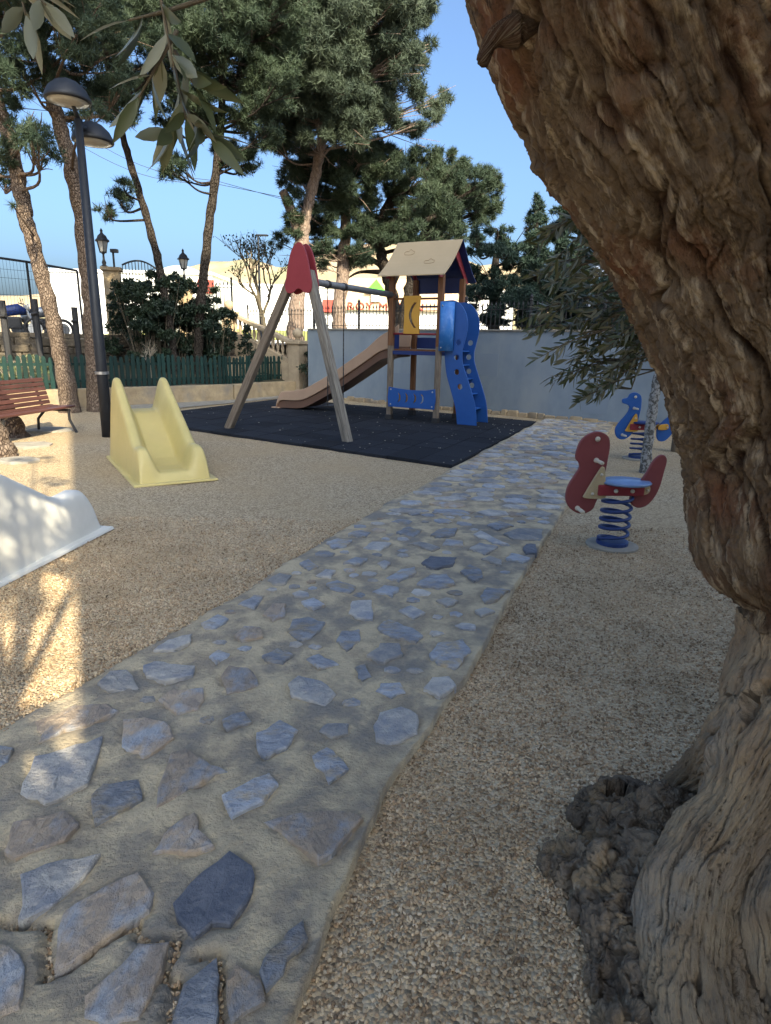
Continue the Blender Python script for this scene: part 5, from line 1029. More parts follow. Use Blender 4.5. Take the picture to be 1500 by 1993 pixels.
# F: straight pale trunk
tree('pine_tree', 'pine with straight grey trunk between swing and tower', [(658, 640, 0.24), (664, 560, 0.22), (670, 480, 0.2), (675, 400, 0.17), (680, 320, 0.13), (684, 260, 0.1)], 22.5,
     [(620, 330, 34), (660, 320, 42), (700, 310, 44), (580, 345, 24), (610, 390, 34), (650, 385, 40), (690, 370, 44), (735, 370, 36), (740, 310, 40), (590, 330, 22), (620, 440, 30), (655, 440, 30), (600, 300, 20), (690, 440, 34), (570, 440, 22), (640, 490, 24), (700, 490, 28), (540, 470, 18), (610, 490, 18), (625, 520, 16), (560, 330, 20)], M_pbark2, M_needle, zb=ST, spread=1.0, per=420, ln=0.22, wd=0.028, group=PG, thick=0.8)
# G: spreading pine behind the tower
tree('pine_tree', 'broad sunlit pine spreading its limbs behind the play tower', [(772, 640, 0.23), (762, 570, 0.21), (745, 510, 0.19), (738, 470, 0.17), (745, 420, 0.15), (770, 370, 0.1)], 23,
     [(800, 320, 34), (830, 300, 30), (860, 320, 36), (820, 350, 42), (870, 360, 44), (780, 370, 40), (910, 345, 28), (945, 350, 26), (960, 375, 22), (925, 390, 28), (950, 410, 24), (890, 405, 36), (840, 405, 42), (790, 420, 38), (930, 430, 20), (870, 440, 28), (760, 440, 34), (725, 430, 34), (810, 455, 28), (900, 460, 16), (905, 325, 16), (715, 480, 22), (770, 330, 26), (960, 350, 14)],
     M_dbark, M_needle, zb=ST, spread=1.3, per=430, ln=0.21, wd=0.027, limb=0.1, extra=[[(745, 520, 0.1, 0), (715, 500, 0.07, 0), (690, 490, 0.04, 0), (672, 505, 0.02, 0)], [(762, 555, 0.14, 0), (790, 500, 0.11, 0.2), (840, 450, 0.08, 0.2), (900, 400, 0.05, 0.2), (945, 365, 0.02, 0.2)], [(750, 530, 0.1, 0), (700, 530, 0.05, 0), (672, 545, 0.02, 0)]], group=PG, thick=0.8)
tree('pine_tree', 'dark leaning pine trunk seen through the tower posts', [(786, 650, 0.3), (797, 590, 0.27), (812, 520, 0.24), (830, 450, 0.18), (850, 400, 0.12)], 20.5, [(830, 430, 34), (860, 400, 34), (800, 400, 30), (880, 430, 26), (845, 470, 22)], M_dbark, M_needle, zb=ST, per=420, ln=0.21, wd=0.027, group=PG, thick=0.8)
# H: dark conifers behind the blue wall on the right
CG = 'dark conifers behind the blue wall'
tree('conifer', 'broad dark evergreen rising behind the blue climbing arch', [(960, 645, 0.16), (962, 560, 0.13), (965, 480, 0.08)], 17.5,
     [(930, 480, 26), (960, 500, 34), (1000, 480, 34), (930, 530, 34), (970, 550, 40), (1010, 530, 40), (940, 585, 40), (990, 600, 40), (1030, 580, 36), (910, 610, 26), (1030, 620, 30), (985, 455, 20), (925, 455, 12), (955, 450, 12), (960, 625, 28), (915, 560, 24)], M_dbark, M_cyp, zb=ST, spread=1.0, per=620, ln=0.15, wd=0.04, group=CG)
def spire(px, top, bot, w):
    out = []; n = int((bot - top) / (w * 0.55))
    for k in range(n):
        t = k / (n - 1); out.append((px + random.uniform(-3, 3), top + (bot - top) * t, max(7, w * (0.3 + 1.0 * t ** 0.6)), random.uniform(-0.3, 0.3)))
    return out
for px, top, Y, w, lab in ((1043, 388, 18.0, 30, 'pointed dark conifer with the leftmost spire by the sky gap'), (1092, 385, 18.6, 36, 'pointed dark conifer with a tall double spire beside olive trunk'), (1128, 378, 19.2, 40, 'tallest dark conifer partly hidden by the big olive trunk'), (1190, 420, 18.4, 50, 'dark conifer glimpsed behind the olive twigs')):
    tree('conifer', lab, [(px, 645, 0.14), (px, 540, 0.11), (px, top + 25, 0.04)], Y, spire(px, top, 630, w), M_dbark, M_cyp, zb=ST, per=560, ln=0.16, wd=0.04, needles=8, squash=1.1, group=CG, limb=0.03)
# ---- pines at the far left edge: two leaning trunks rooted in the lit gravel
for tr, Y, lab in (([(30, 848, 0.2), (5, 800, 0.17), (-30, 740, 0.16), (-80, 640, 0.15), (-140, 500, 0.13), (-200, 350, 0.1)], 9.45, 'leaning pine trunk rooted in sunlit gravel near the bench'), ([(4, 892, 0.19), (-14, 850, 0.17), (-50, 780, 0.16), (-110, 640, 0.15), (-200, 420, 0.12)], 7.8, 'leaning pine trunk at the very edge of the sunlit gravel')):
    tree('pine_tree', lab, tr, Y, [(tr[-1][0], tr[-1][1], 80), (tr[-1][0] - 80, tr[-1][1] - 60, 80)], M_pbark, M_needle, per=330, ln=0.17, wd=0.02, group=PG, thick=0.8)
# ---- shrubs on the bank
SG = 'shrubs on the bank'
def shrub(label, cl, Y, m=None, zb=0.55, ln=0.1, wd=0.045, per=900, spread=0.5, stems=True, needles=4, bark=None):
    c = A(cl[0][0], cl[0][1], Y); org = Vector((c.x, c.y, zb)); o = empty('shrub', org, 0, label, 'shrub', SG); C_, R_ = [], []
    for px, py, rp in cl: C_.append(np.array(A(px, py, Y + random.uniform(-spread, spread)) - org)); R_.append(rp * Y / F)
    link('foliage', foliage_mesh(C_, R_, per, ln, wd, needles, 0.9, leaf=True), m or M_shrub, o); b = MB()
    for c_, r in zip(C_, R_):
        for _ in range(3):
            e_ = Vector(c_ + RNG.normal(0, 0.5, 3) * r); s_ = Vector((random.uniform(-0.12, 0.12) + e_.x * 0.4, random.uniform(-0.1, 0.1) + e_.y * 0.4, -0.1)); b.tube([s_, s_.lerp(e_, 0.55) + Vector((0, 0, 0.1)), e_], [0.018, 0.011, 0.004], 5)
    b.build('stems', bark or M_twig, o)
shrub('dense dark shrub in front of the iron gate', [(290, 590, 42), (255, 600, 34), (240, 560, 22), (290, 550, 26), (330, 570, 28), (250, 640, 36), (300, 640, 36), (225, 610, 22), (270, 680, 30), (225, 670, 24), (310, 690, 26), (265, 565, 26), (310, 600, 34), (275, 620, 36), (235, 585, 24), (320, 640, 34), (285, 660, 30)], 17.4)
shrub('dense dark shrub between the two slim pine trunks', [(360, 590, 34), (345, 560, 24), (355, 630, 36), (370, 560, 20), (340, 670, 30), (375, 680, 26), (365, 610, 30), (375, 640, 30), (350, 645, 32), (385, 600, 24)], 18.0)
shrub('dark loose shrub on the slope right of the pine trunk', [(415, 600, 26), (405, 570, 20), (420, 640, 30), (440, 620, 20), (410, 680, 28), (445, 660, 22), (400, 610, 28), (405, 650, 30), (430, 690, 24)], 18.1)
shrub('small dark shrub leaning against the stair balustrade', [(476, 645, 16), (480, 665, 18), (490, 690, 16), (470, 680, 14)], 18.2, per=420)
shrub('sunlit pale green shrub behind the bench', [(40, 715, 22), (70, 710, 22), (20, 725, 20), (60, 730, 20), (85, 728, 14), (0, 720, 24), (-25, 715, 22)], 14.0, M_shrubl, zb=0.3, ln=0.07, wd=0.02, per=420, bark=M_paletwig)
shrub('small dark shrub in the corner between stair and blue wall', [(594, 705, 12), (598, 690, 10), (592, 720, 12)], 18.3, zb=0.1, per=420)
def bare(name, label, base, hgt_, spread_, levels, r, m, seed, lean=(0, 0), leaves=0, group=None, cat='tree', stemfrac=0.35, leafm=None):
    rnd_ = random.Random(seed); o = empty(name, base, 0, label, cat, group); b = MB(); tips = []
    def grow(p, d, L, r_, lv):
        q = p + d * L; mid_ = p.lerp(q, 0.5) + Vector((rnd_.uniform(-1, 1), rnd_.uniform(-1, 1), rnd_.uniform(-0.5, 0.5))) * L * 0.07
        b.tube([p, mid_, q], [r_, r_ * 0.86, r_ * 0.72], 6 if lv > levels - 2 else 4); tips.append(q); tips.append(mid_)
        if lv == 0: return
        for _ in range(3 if lv > 1 else 3):
            nd = (d + Vector((rnd_.uniform(-1, 1), rnd_.uniform(-1, 1), rnd_.uniform(-0.25, 0.75))) * spread_).normalized(); grow(p.lerp(q, rnd_.uniform(0.55, 1.0)), nd, L * rnd_.uniform(0.55, 0.85), r_ * 0.6, lv - 1)
    grow(Vector((0, 0, -0.05)), Vector((lean[0], lean[1], 1)).normalized(), hgt_ * stemfrac, r, levels); b.build('branches', m, o)
    if leaves:
        t = np.array([tuple(q) for q in tips if q.z > hgt_ * 0.3]); P_ = t[RNG.integers(0, len(t), leaves)] + RNG.normal(0, 0.06, (leaves, 3)); D = RNG.normal(size=(leaves, 3)); D /= np.linalg.norm(D, axis=1)[:, None]; S_ = np.cross(D, RNG.normal(size=(leaves, 3))); S_ /= np.linalg.norm(S_, axis=1)[:, None]
        L = 0.09; V_ = np.stack([P_, P_ + D * L * 0.5 + S_ * 0.03, P_ + D * L, P_ + D * L * 0.5 - S_ * 0.03], 1).reshape(-1, 3); link('leaves', np_mesh('leaves', V_, np.arange(4 * leaves).reshape(-1, 4)), leafm or M_needle, o)
    return o
p = A(518, 625, 23); bare('bare_tree', 'nearly leafless small tree with fine twigs behind the stair', (p.x, p.y, ST), 6.4, 0.7, 5, 0.1, M_twig, 5, (-0.18, 0), 500, stemfrac=0.27)
p = A(292, 705, 16.2); bare('bare_shrub', 'bare pale twiggy shrub behind the green picket fence', (p.x, p.y, 0.45), 1.5, 0.8, 4, 0.025, M_paletwig, 9, group=SG, cat='shrub')
p = A(70, 735, 13.9); bare('bare_shrub', 'bare sunlit twiggy shrub right behind the bench', (p.x, p.y, 0.3), 1.0, 0.9, 4, 0.018, M_paletwig, 12, group=SG, cat='shrub')
# ---- young olive with lichen-spotted trunk near the wall; crown hidden by the big trunk
p = G(1256, 922)
tree('olive_tree', 'slender young olive with pale lichen spotted trunk beside the blue rocker', [(1255, 922, 0.062), (1261, 860, 0.06), (1269, 800, 0.058), (1280, 735, 0.056), (1296, 660, 0.052), (1320, 560, 0.045), (1340, 450, 0.04)], 7.75,
     [(1390, 430, 75), (1440, 520, 80), (1370, 540, 45), (1460, 380, 80), (1410, 330, 70), (1490, 470, 70)], M_lichen, M_olive, spread=0.5, per=1500, ln=0.075, wd=0.016, needles=3, leaf=True)
# ---- olive behind the photographer: dapples the sunlight on the white slide
tb = Vector((0.2, -1.0, 0)); o = empty('olive_tree', tb, 0, 'slim leafy olive tree behind the photographer dappling the sunlight', 'tree')
MB().tube([(0, 0, -0.1), (0.01, 0.0, 1.2), (0.0, -0.02, 2.2), (0.02, -0.3, 3.0)], [0.06, 0.045, 0.035, 0.03], 10, 0.06).build('trunk', M_dbark, o, True)
C_, R_ = [], []
for gx_, gy_, h_, r_ in tuple((random.uniform(-2.4, -0.7), random.uniform(0.7, 1.95), random.uniform(2.7, 3.3), 0.42) for _ in range(16)) + ((-1.6, 1.5, 3.0, 0.55), (-0.9, 1.1, 2.9, 0.5), (-1.3, 0.7, 3.2, 0.55), (-2.1, 1.8, 3.1, 0.5), (-0.5, 0.6, 2.8, 0.5), (-2.3, 1.1, 3.3, 0.6), (-1.2, 1.7, 2.7, 0.35), (-2.7, 2.3, 3.4, 0.42), (-1.9, 2.5, 3.5, 0.2), (-2.2, 3.2, 3.6, 0.34), (-2.7, 3.6, 3.8, 0.42), (-2.5, 4.3, 3.9, 0.4), (-3.2, 4.6, 4.1, 0.45), (-2.9, 5.2, 4.2, 0.3), (-3.6, 6.4, 4.4, 0.22), (-4.4, 7.6, 4.6, 0.25), (-3.1, 2.9, 3.6, 0.4), (-4.2, 5.6, 4.3, 0.3), (-1.5, 1.9, 2.9, 0.35), (-1.9, 1.6, 3.0, 0.45), (-1.2, 1.3, 2.8, 0.45), (-1.7, 1.1, 3.0, 0.5), (-0.8, 1.5, 2.8, 0.35), (-2.2, 1.5, 3.2, 0.45), (-1.0, 0.9, 3.1, 0.5), (-2.0, 1.0, 2.9, 0.5), (-1.45, 1.5, 3.2, 0.45), (-2.5, 4.0, 3.7, 0.3), (-2.2, 4.4, 3.9, 0.25), (-2.0, 3.9, 3.6, 0.25), (-2.4, 3.5, 3.5, 0.28)):
    C_.append(Vector((gx_ + 0.62 * h_, gy_ - 1.228 * h_, h_)) - tb); R_.append(r_)
link('crown', foliage_mesh([np.array(c) for c in C_], R_, 800, 0.075, 0.02, 3, 0.8, leaf=True), M_olive, o); b = MB()
for c in C_: b.tube([(0.01, -0.2, 2.8), Vector((0.1, -0.4, 3.0)).lerp(Vector(c), 0.6), c], [0.025, 0.016, 0.007], 6)
b.build('branches', M_dbark, o)

# ================================================================== THE OLD OLIVE IN FRONT
def olive():
    org = Vector((0.95, 1.35, 0)); o = empty('old_olive_tree', org, 0, 'massive gnarled old olive with leaning furrowed trunk and burled base beside the path', 'tree')
    tubes = []                                        # (points, radii, zone)
    def T(p, zone): tubes.append((np.array([tuple(q[0]) for q in p]), np.array([q[1] for q in p]), zone))
    # leaning upper trunk
    T([(A(1250, -330, 1.5), 0.36), (A(1270, -120, 1.52), 0.36), (A(1312, 100, 1.55), 0.335), (A(1385, 260, 1.57), 0.32), (A(1456, 400, 1.6), 0.315), (A(1510, 560, 1.6), 0.3), (A(1545, 700, 1.6), 0.29), (A(1575, 880, 1.6), 0.28), (A(1575, 1000, 1.58), 0.275), (A(1580, 1060, 1.57), 0.265), (A(1600, 1130, 1.56), 0.17)], 0)
    T([(A(1560, 300, 1.75), 0.25), (A(1640, 60, 1.75), 0.24), (A(1720, -250, 1.7), 0.22)], 0)       # second limb, right
    T([(A(1008, 60, 1.42), 0.03), (A(965, 70, 1.42), 0.017), (A(946, 98, 1.42), 0.013), (A(938, 126, 1.42), 0.012)], 3)  # stub
    # pale lower stem
    T([(A(1600, 1080, 1.58), 0.16), (A(1590, 1200, 1.57), 0.165), (A(1575, 1300, 1.55), 0.175), (A(1550, 1400, 1.5), 0.2), (A(1560, 1520, 1.45), 0.24), (A(1600, 1700, 1.35), 0.28), (G(1640, 1900, 0.0), 0.32)], 1)
    T([(A(1570, 1180, 1.6), 0.05), (A(1530, 1290, 1.56), 0.09), (A(1455, 1430, 1.48), 0.095), (G(1370, 1500, 0.28), 0.075), (G(1290, 1560, 0.15), 0.06), (G(1215, 1600, 0.06), 0.05)], 1)
    T([(A(1590, 1250, 1.56), 0.06), (A(1545, 1380, 1.47), 0.12), (A(1500, 1480, 1.38), 0.125), (G(1450, 1580, 0.36), 0.115), (G(1385, 1690, 0.24), 0.115), (G(1350, 1790, 0.15), 0.12), (G(1370, 1960, 0.05), 0.13), (G(1400, 2150, 0.0), 0.14)], 1)
    T([(A(1580, 1450, 1.42), 0.1), (G(1560, 1650, 0.3), 0.14), (G(1520, 1800, 0.2), 0.12), (G(1540, 2000, 0.02), 0.13)], 1)
    # dark burl spreading to the left
    rb = random.Random(4); blobs = []
    for px, py, z, r in ((1200, 1640, 0.05, 0.1), (1130, 1690, 0.02, 0.085), (1085, 1685, 0.0, 0.055), (1250, 1620, 0.1, 0.1), (1300, 1600, 0.15, 0.1), (1180, 1740, 0.03, 0.1), (1230, 1760, 0.06, 0.11), (1280, 1700, 0.1, 0.11), (1200, 1830, 0.02, 0.085), (1250, 1870, 0.03, 0.09), (1220, 1940, 0.0, 0.07), (1290, 1830, 0.06, 0.1), (1160, 1590, 0.02, 0.06), (1340, 1560, 0.18, 0.08), (1230, 2030, 0, 0.08), (1440, 1900, 0.04, 0.1), (1150, 1780, 0.0, 0.06)): blobs.append((G(px, py, z), r))
    for k in range(24):
        c, r = rb.choice(blobs[:17]); d = Vector((rb.gauss(0, 1), rb.gauss(0, 1), abs(rb.gauss(0, 1)))).normalized(); blobs.append((c + d * r * 0.95, rb.uniform(0.02, 0.045)))
    hc = G(1203, 1530, 0.16)
    for dx_, dy_, dz_, r_ in ((0, 0, -0.09, 0.1), (0.05, 0.03, -0.11, 0.09), (-0.05, 0.03, -0.12, 0.08), (0.0, -0.05, -0.13, 0.08)): blobs.append((hc + Vector((dx_, dy_, dz_)), r_))
    b = MB()
    for pts, rad, zone in tubes:
        q = spline(np.column_stack([pts, rad]), 5); b.tube([Vector(p[:3]) for p in q], [p[3] for p in q], 20)
        for e_, r in ((q[0][:3], q[0][3]), (q[-1][:3], q[-1][3])): pass
    def ball(c, r):
        n, m_ = 10, 7; vs = [(c.x, c.y, c.z - r)]
        for i_ in range(1, m_):
            t = math.pi * i_ / m_
            for k in range(n): vs.append((c.x + r * math.sin(t) * math.cos(6.283 * k / n), c.y + r * math.sin(t) * math.sin(6.283 * k / n), c.z - r * math.cos(t)))
        vs.append((c.x, c.y, c.z + r)); fs = [[0, 1 + (k + 1) % n, 1 + k] for k in range(n)]
        for i_ in range(m_ - 2):
            for k in range(n): fs.append([1 + i_ * n + k, 1 + i_ * n + (k + 1) % n, 1 + (i_ + 1) * n + (k + 1) % n, 1 + (i_ + 1) * n + k])
        l_ = len(vs) - 1; fs += [[1 + (m_ - 2) * n + k, 1 + (m_ - 2) * n + (k + 1) % n, l_] for k in range(n)]; b.add(vs, fs)
    for c, r in blobs: ball(c, r)
    me0 = b.mesh('raw'); t = bpy.data.objects.new('raw', me0); COL.objects.link(t)
    md = t.modifiers.new('r', 'REMESH'); md.mode = 'VOXEL'; md.voxel_size = 0.0043
    s2 = t.modifiers.new('s', 'SMOOTH'); s2.factor = 0.5; s2.iterations = 8
    dg = bpy.context.evaluated_depsgraph_get(); dg.update(); me = bpy.data.meshes.new_from_object(t.evaluated_get(dg)); bpy.data.objects.remove(t)
    n = len(me.vertices); co = np.empty(n * 3, np.float32); me.vertices.foreach_get('co', co); co = co.reshape(-1, 3).astype(float)
    no = np.empty(n * 3, np.float32); me.vertices.foreach_get('normal', no); no = no.reshape(-1, 3).astype(float)
    # nearest spine -> flow coordinates
    best = np.full(n, 1e9); flow = np.zeros((n, 3)); zone = np.zeros(n); acc = 0
    for pts, rad, zn in tubes:
        q = np.array(spline(np.column_stack([pts, rad]), 8)); P_ = q[:, :3]; Ls = np.concatenate([[0], np.cumsum(np.linalg.norm(np.diff(P_, axis=0), axis=1))])
        Tn = np.gradient(P_, axis=0); Tn /= np.linalg.norm(Tn, axis=1)[:, None]; U = np.zeros_like(P_); u_ = np.cross(Tn[0], [0.3, 0.9, 0.1])
        for i_ in range(len(P_)): u_ = u_ - Tn[i_] * (u_ @ Tn[i_]); u_ /= np.linalg.norm(u_); U[i_] = u_
        for c0 in range(0, n, 40000):
            X = co[c0:c0 + 40000]; D2 = ((X[:, None] - P_[None]) ** 2).sum(2); dist = (np.sqrt(D2) - q[None, :, 3]).min(1); m_ = dist < best[c0:c0 + 40000]
            if not m_.any(): continue
            X = X[m_]; D2 = D2[m_]; w = np.exp(-(D2 - D2.min(1)[:, None]) / 0.03); w /= w.sum(1)[:, None]
            off_ = X - w @ P_; t_ = w @ Tn; u2 = w @ U; s2_ = np.cross(t_, u2); ang = np.arctan2((off_ * s2_).sum(1), (off_ * u2).sum(1)); al = w @ Ls + (off_ * t_).sum(1)
            ix = np.where(m_)[0] + c0; best[ix] = dist[m_]; zone[ix] = zn; rm = 0.3 if zn == 0 else 0.2
            flow[ix] = np.column_stack([np.cos(ang) * rm, np.sin(ang) * rm, al + acc])
        acc += 7.7
    for c, r in blobs:
        d = np.linalg.norm(co - np.array(c), axis=1) - r; m_ = d < best - 0.004; best = np.where(m_, d, best); zone[m_] = 2
    fl = flow.copy(); fl[:, 2] *= 0.11; wz = fbm(flow * 3.0, 3)[:, None] * np.array([[0.045, 0.045, 0.012]]); fl = fl + wz
    # twist the grain a little
    z3_ = zone == 3; z0 = (zone == 0) | z3_; z1 = zone == 1; z2 = zone == 2
    disp = np.zeros(n); hgt = np.zeros(n)
    r1 = np.abs(pnoise(fl * np.array([10, 10, 14]) + pnoise(fl * 30)[:, None] * 0.12)); r2 = np.abs(pnoise(fl * np.array([25, 25, 36]) + 7)); r3 = np.abs(pnoise(fl * np.array([55, 55, 130]) + 3)); r4 = fbm(co * 60, 3); r5 = np.abs(pnoise(co * np.array([30, 30, 30]) + 11))
    f1 = np.clip(r1 / 0.15, 0, 1) ** 0.6; f2 = np.clip(r2 / 0.16, 0, 1) ** 0.65; f3 = np.clip(r3 / 0.22, 0, 1) ** 0.8
    tq = fbm(fl * np.array([16, 16, 40]) + 21, 3) * 3.0; ter = (np.floor(tq) + np.clip((tq - np.floor(tq)) / 0.12, 0, 1)) / 3.0
    big = fbm(flow * np.array([4, 4, 1.2]), 3)
    bigw = fbm(co * np.array([6, 6, 2.5]) + 9, 3)
    bark = 0.034 * (f1 - 1) + 0.016 * (f2 - 1) + 0.007 * (f3 - 1) + 0.014 * ter + 0.0025 * r4 + 0.02 * big - 0.003 * (1 - np.clip(r5 / 0.2, 0, 1)) + 0.016
    smoothw = 0.011 * (f2 - 1) + 0.005 * (f3 - 1) + 0.03 * (f1 - 1) * np.clip(bigw + 0.7, 0, 1) + 0.03 * bigw + 0.0015 * r4 + 0.006
    pit = pnoise(flow * np.array([13, 13, 7]) + 31); smoothw = smoothw - 0.05 * np.clip((pit - 0.52) / 0.14, 0, 1)
    kn = fbm(co * 9 + 4, 4); ridg = np.abs(pnoise(co * 17 + 2)); ridg2 = np.abs(pnoise(co * 38 + 8))
    wv = co + 0.03 * np.column_stack([pnoise(co * 14), pnoise(co * 14 + 40), pnoise(co * 14 + 80)]); pc = np.array([1.15, 1.3]); rho = np.hypot(wv[:, 0] - pc[0], wv[:, 1] - pc[1]); th = np.arctan2(wv[:, 1] - pc[1], wv[:, 0] - pc[0]); pol = np.column_stack([th * 0.6 + 0.25 * fbm(co * 5, 2), rho * 0.4, wv[:, 2]])
    ridg = np.abs(pnoise(pol * np.array([22, 22, 20]) + 2)); ridg2 = np.abs(pnoise(pol * np.array([60, 50, 50]) + 8)); cav = np.clip((pnoise(wv * 15 + 60) - 0.3) / 0.2, 0, 1)
    burl = 0.022 * kn + 0.02 * (np.clip(ridg / 0.2, 0, 1) ** 0.6 - 1) + 0.01 * (np.clip(ridg2 / 0.22, 0, 1) ** 0.7 - 1) + 0.003 * r4 - 0.03 * cav + 0.01
    # hollows in the pale wood
    for px, py, Y_, rr_ in ((1430, 1790, None, 0.035), (1380, 1790, None, 0.025), (1420, 1580, None, 0.03), (1445, 1390, None, 0.016), (1440, 1345, None, 0.013), (1408, 1540, None, 0.024), (1470, 1750, None, 0.03)):
        pass
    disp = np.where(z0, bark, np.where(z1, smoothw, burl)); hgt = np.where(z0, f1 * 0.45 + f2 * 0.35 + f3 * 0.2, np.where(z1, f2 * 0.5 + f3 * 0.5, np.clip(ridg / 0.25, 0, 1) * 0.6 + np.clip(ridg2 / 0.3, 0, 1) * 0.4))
    disp = np.where(z3_, disp * 0.12, disp)
    co2 = co + no * disp[:, None]
    dh = np.hypot(co2[:, 0] - hc.x, co2[:, 1] - hc.y) / 0.044; co2[:, 2] -= np.where((dh < 1) & (co2[:, 2] > 0.01) & (co2[:, 2] < 0.4), 0.2 * (1 - dh ** 6), 0)
    me.vertices.foreach_set('co', (co2 - np.array(org)).astype(np.float32).ravel())
    zs = np.zeros(n)
    fa_ = me.attributes.new('flow', 'FLOAT_VECTOR', 'POINT'); fa_.data.foreach_set('vector', flow.astype(np.float32).ravel())
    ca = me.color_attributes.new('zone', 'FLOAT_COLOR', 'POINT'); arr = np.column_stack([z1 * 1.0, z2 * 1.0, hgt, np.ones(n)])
    # soften zone borders
    ed = np.empty(len(me.edges) * 2, np.int32); me.edges.foreach_get('vertices', ed); ed = ed.reshape(-1, 2)
    for _ in range(14):
        s_ = np.zeros((n, 2)); cnt = np.zeros(n)
        for a_, b_ in ((0, 1), (1, 0)):
            np.add.at(s_, ed[:, a_], arr[ed[:, b_], :2]); np.add.at(cnt, ed[:, a_], 1)
        arr[:, :2] = 0.4 * arr[:, :2] + 0.6 * s_ / np.maximum(cnt, 1)[:, None]
    ca.data.foreach_set('color', arr.astype(np.float32).ravel()); me.update()
    m = bpy.data.materials.new('old_olive_bark'); m.use_nodes = True; nd, l = m.node_tree.nodes, m.node_tree.links; bs = nd['Principled BSDF']; bs.inputs['Roughness'].default_value = 0.9; bs.inputs['Specular IOR Level'].default_value = 0.15
    at_ = nd.new('ShaderNodeAttribute'); at_.attribute_name = 'zone'; sp = nd.new('ShaderNodeSeparateColor'); l.new(at_.outputs['Color'], sp.inputs[0])
    pos = nd.new('ShaderNodeNewGeometry').outputs['Position']
    def nz(sc, d=6):
        t = nd.new('ShaderNodeTexNoise'); t.inputs['Scale'].default_value = sc; t.inputs['Detail'].default_value = d; l.new(pos, t.inputs[0]); return t.outputs[0]
    def mx(f, a, c):
        x = nd.new('ShaderNodeMix'); x.data_type = 'RGBA'
        for i_, s in ((0, f), (6, a), (7, c)):
            if hasattr(s, 'is_linked'): l.new(s, x.inputs[i_])
            elif i_ == 0: x.inputs[0].default_value = s
            else: x.inputs[i_].default_value = (*s, 1)
        return x.outputs[2]
    def mr(f, a, c):
        r = nd.new('ShaderNodeMapRange'); r.inputs[1].default_value = a; r.inputs[2].default_value = c; l.new(f, r.inputs[0]); return r.outputs[0]
    fat = nd.new('ShaderNodeAttribute'); fat.attribute_name = 'flow'
    def fz(sc, d=6):
        mp = nd.new('ShaderNodeMapping'); mp.inputs['Scale'].default_value = sc; l.new(fat.outputs['Vector'], mp.inputs[0])
        t = nd.new('ShaderNodeTexNoise'); t.inputs['Scale'].default_value = 1.0; t.inputs['Detail'].default_value = d; t.inputs['Roughness'].default_value = 0.65; l.new(mp.outputs[0], t.inputs[0]); return t.outputs[0]
    fine = fz((70, 70, 14), 8); mid__ = fz((38, 38, 7), 5)
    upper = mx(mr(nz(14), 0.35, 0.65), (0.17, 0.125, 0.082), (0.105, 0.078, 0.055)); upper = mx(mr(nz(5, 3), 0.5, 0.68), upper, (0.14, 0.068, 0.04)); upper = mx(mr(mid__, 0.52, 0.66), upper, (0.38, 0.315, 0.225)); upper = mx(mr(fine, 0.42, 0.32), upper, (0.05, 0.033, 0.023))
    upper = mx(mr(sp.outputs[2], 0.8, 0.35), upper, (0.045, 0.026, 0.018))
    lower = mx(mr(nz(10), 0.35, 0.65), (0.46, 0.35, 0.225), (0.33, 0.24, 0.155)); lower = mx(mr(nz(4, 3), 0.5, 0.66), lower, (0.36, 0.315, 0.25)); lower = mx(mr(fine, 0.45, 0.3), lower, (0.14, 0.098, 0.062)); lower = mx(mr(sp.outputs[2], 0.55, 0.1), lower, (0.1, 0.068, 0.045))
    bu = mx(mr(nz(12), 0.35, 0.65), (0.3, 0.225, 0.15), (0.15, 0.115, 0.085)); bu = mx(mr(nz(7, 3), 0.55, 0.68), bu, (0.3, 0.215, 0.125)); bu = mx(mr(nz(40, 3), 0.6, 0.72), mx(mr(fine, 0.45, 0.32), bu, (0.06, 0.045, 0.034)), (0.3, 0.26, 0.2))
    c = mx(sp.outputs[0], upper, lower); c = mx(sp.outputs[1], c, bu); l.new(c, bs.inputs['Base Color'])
    bp = nd.new('ShaderNodeBump'); bp.inputs['Distance'].default_value = 0.02; ad_ = nd.new('ShaderNodeMath'); ad_.operation = 'MULTIPLY_ADD'; ad_.inputs[1].default_value = 0.25; l.new(nz(90, 6), ad_.inputs[0]); l.new(fine, ad_.inputs[2]); bp.inputs['Distance'].default_value = 0.03; l.new(ad_.outputs[0], bp.inputs['Height']); l.new(bp.outputs[0], bs.inputs['Normal'])
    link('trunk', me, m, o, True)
    # ---- overhead limb (above the frame) and hanging twigs with leaves
    b = MB()
    limb = spline([A(1200, -250, 1.5), Vector((0.2, 1.5, 2.85)), Vector((-0.25, 1.35, 2.95)), Vector((-0.75, 1.2, 2.9)), Vector((-1.2, 1.1, 2.75))], 8); b.tube([Vector(p) - org for p in limb], np.linspace(0.09, 0.025, len(limb)), 10)
    back = spline([A(1500, 200, 1.9), A(1420, 330, 2.3), A(1340, 480, 2.7), A(1290, 580, 2.8)], 6); b.tube([Vector(p) - org for p in back], np.linspace(0.06, 0.02, len(back)), 8)
    LV, LF = [], []
    def leafset(P_, D_, ln, wd, curl=0.12):
        D_ = Vector(D_).normalized(); s_ = D_.cross(Vector((random.gauss(0, 1), random.gauss(0, 1), random.gauss(0, 1)))).normalized(); nrm = s_.cross(D_); o_ = len(LV)
        for t, w in ((0, 0.04), (0.25, 0.42), (0.5, 0.5), (0.78, 0.32), (1.0, 0.02)):
            c_ = Vector(P_) + D_ * ln * t - nrm * curl * ln * t * t; m_ = w * wd
            for s in (-1, 0, 1): LV.append(tuple(c_ + s_ * (m_ * s) + nrm * (abs(s) * m_ * 0.25)))
        for k in range(4):
            for q in range(2): a = o_ + 3 * k + q; LF.append([a, a + 1, a + 4, a + 3])
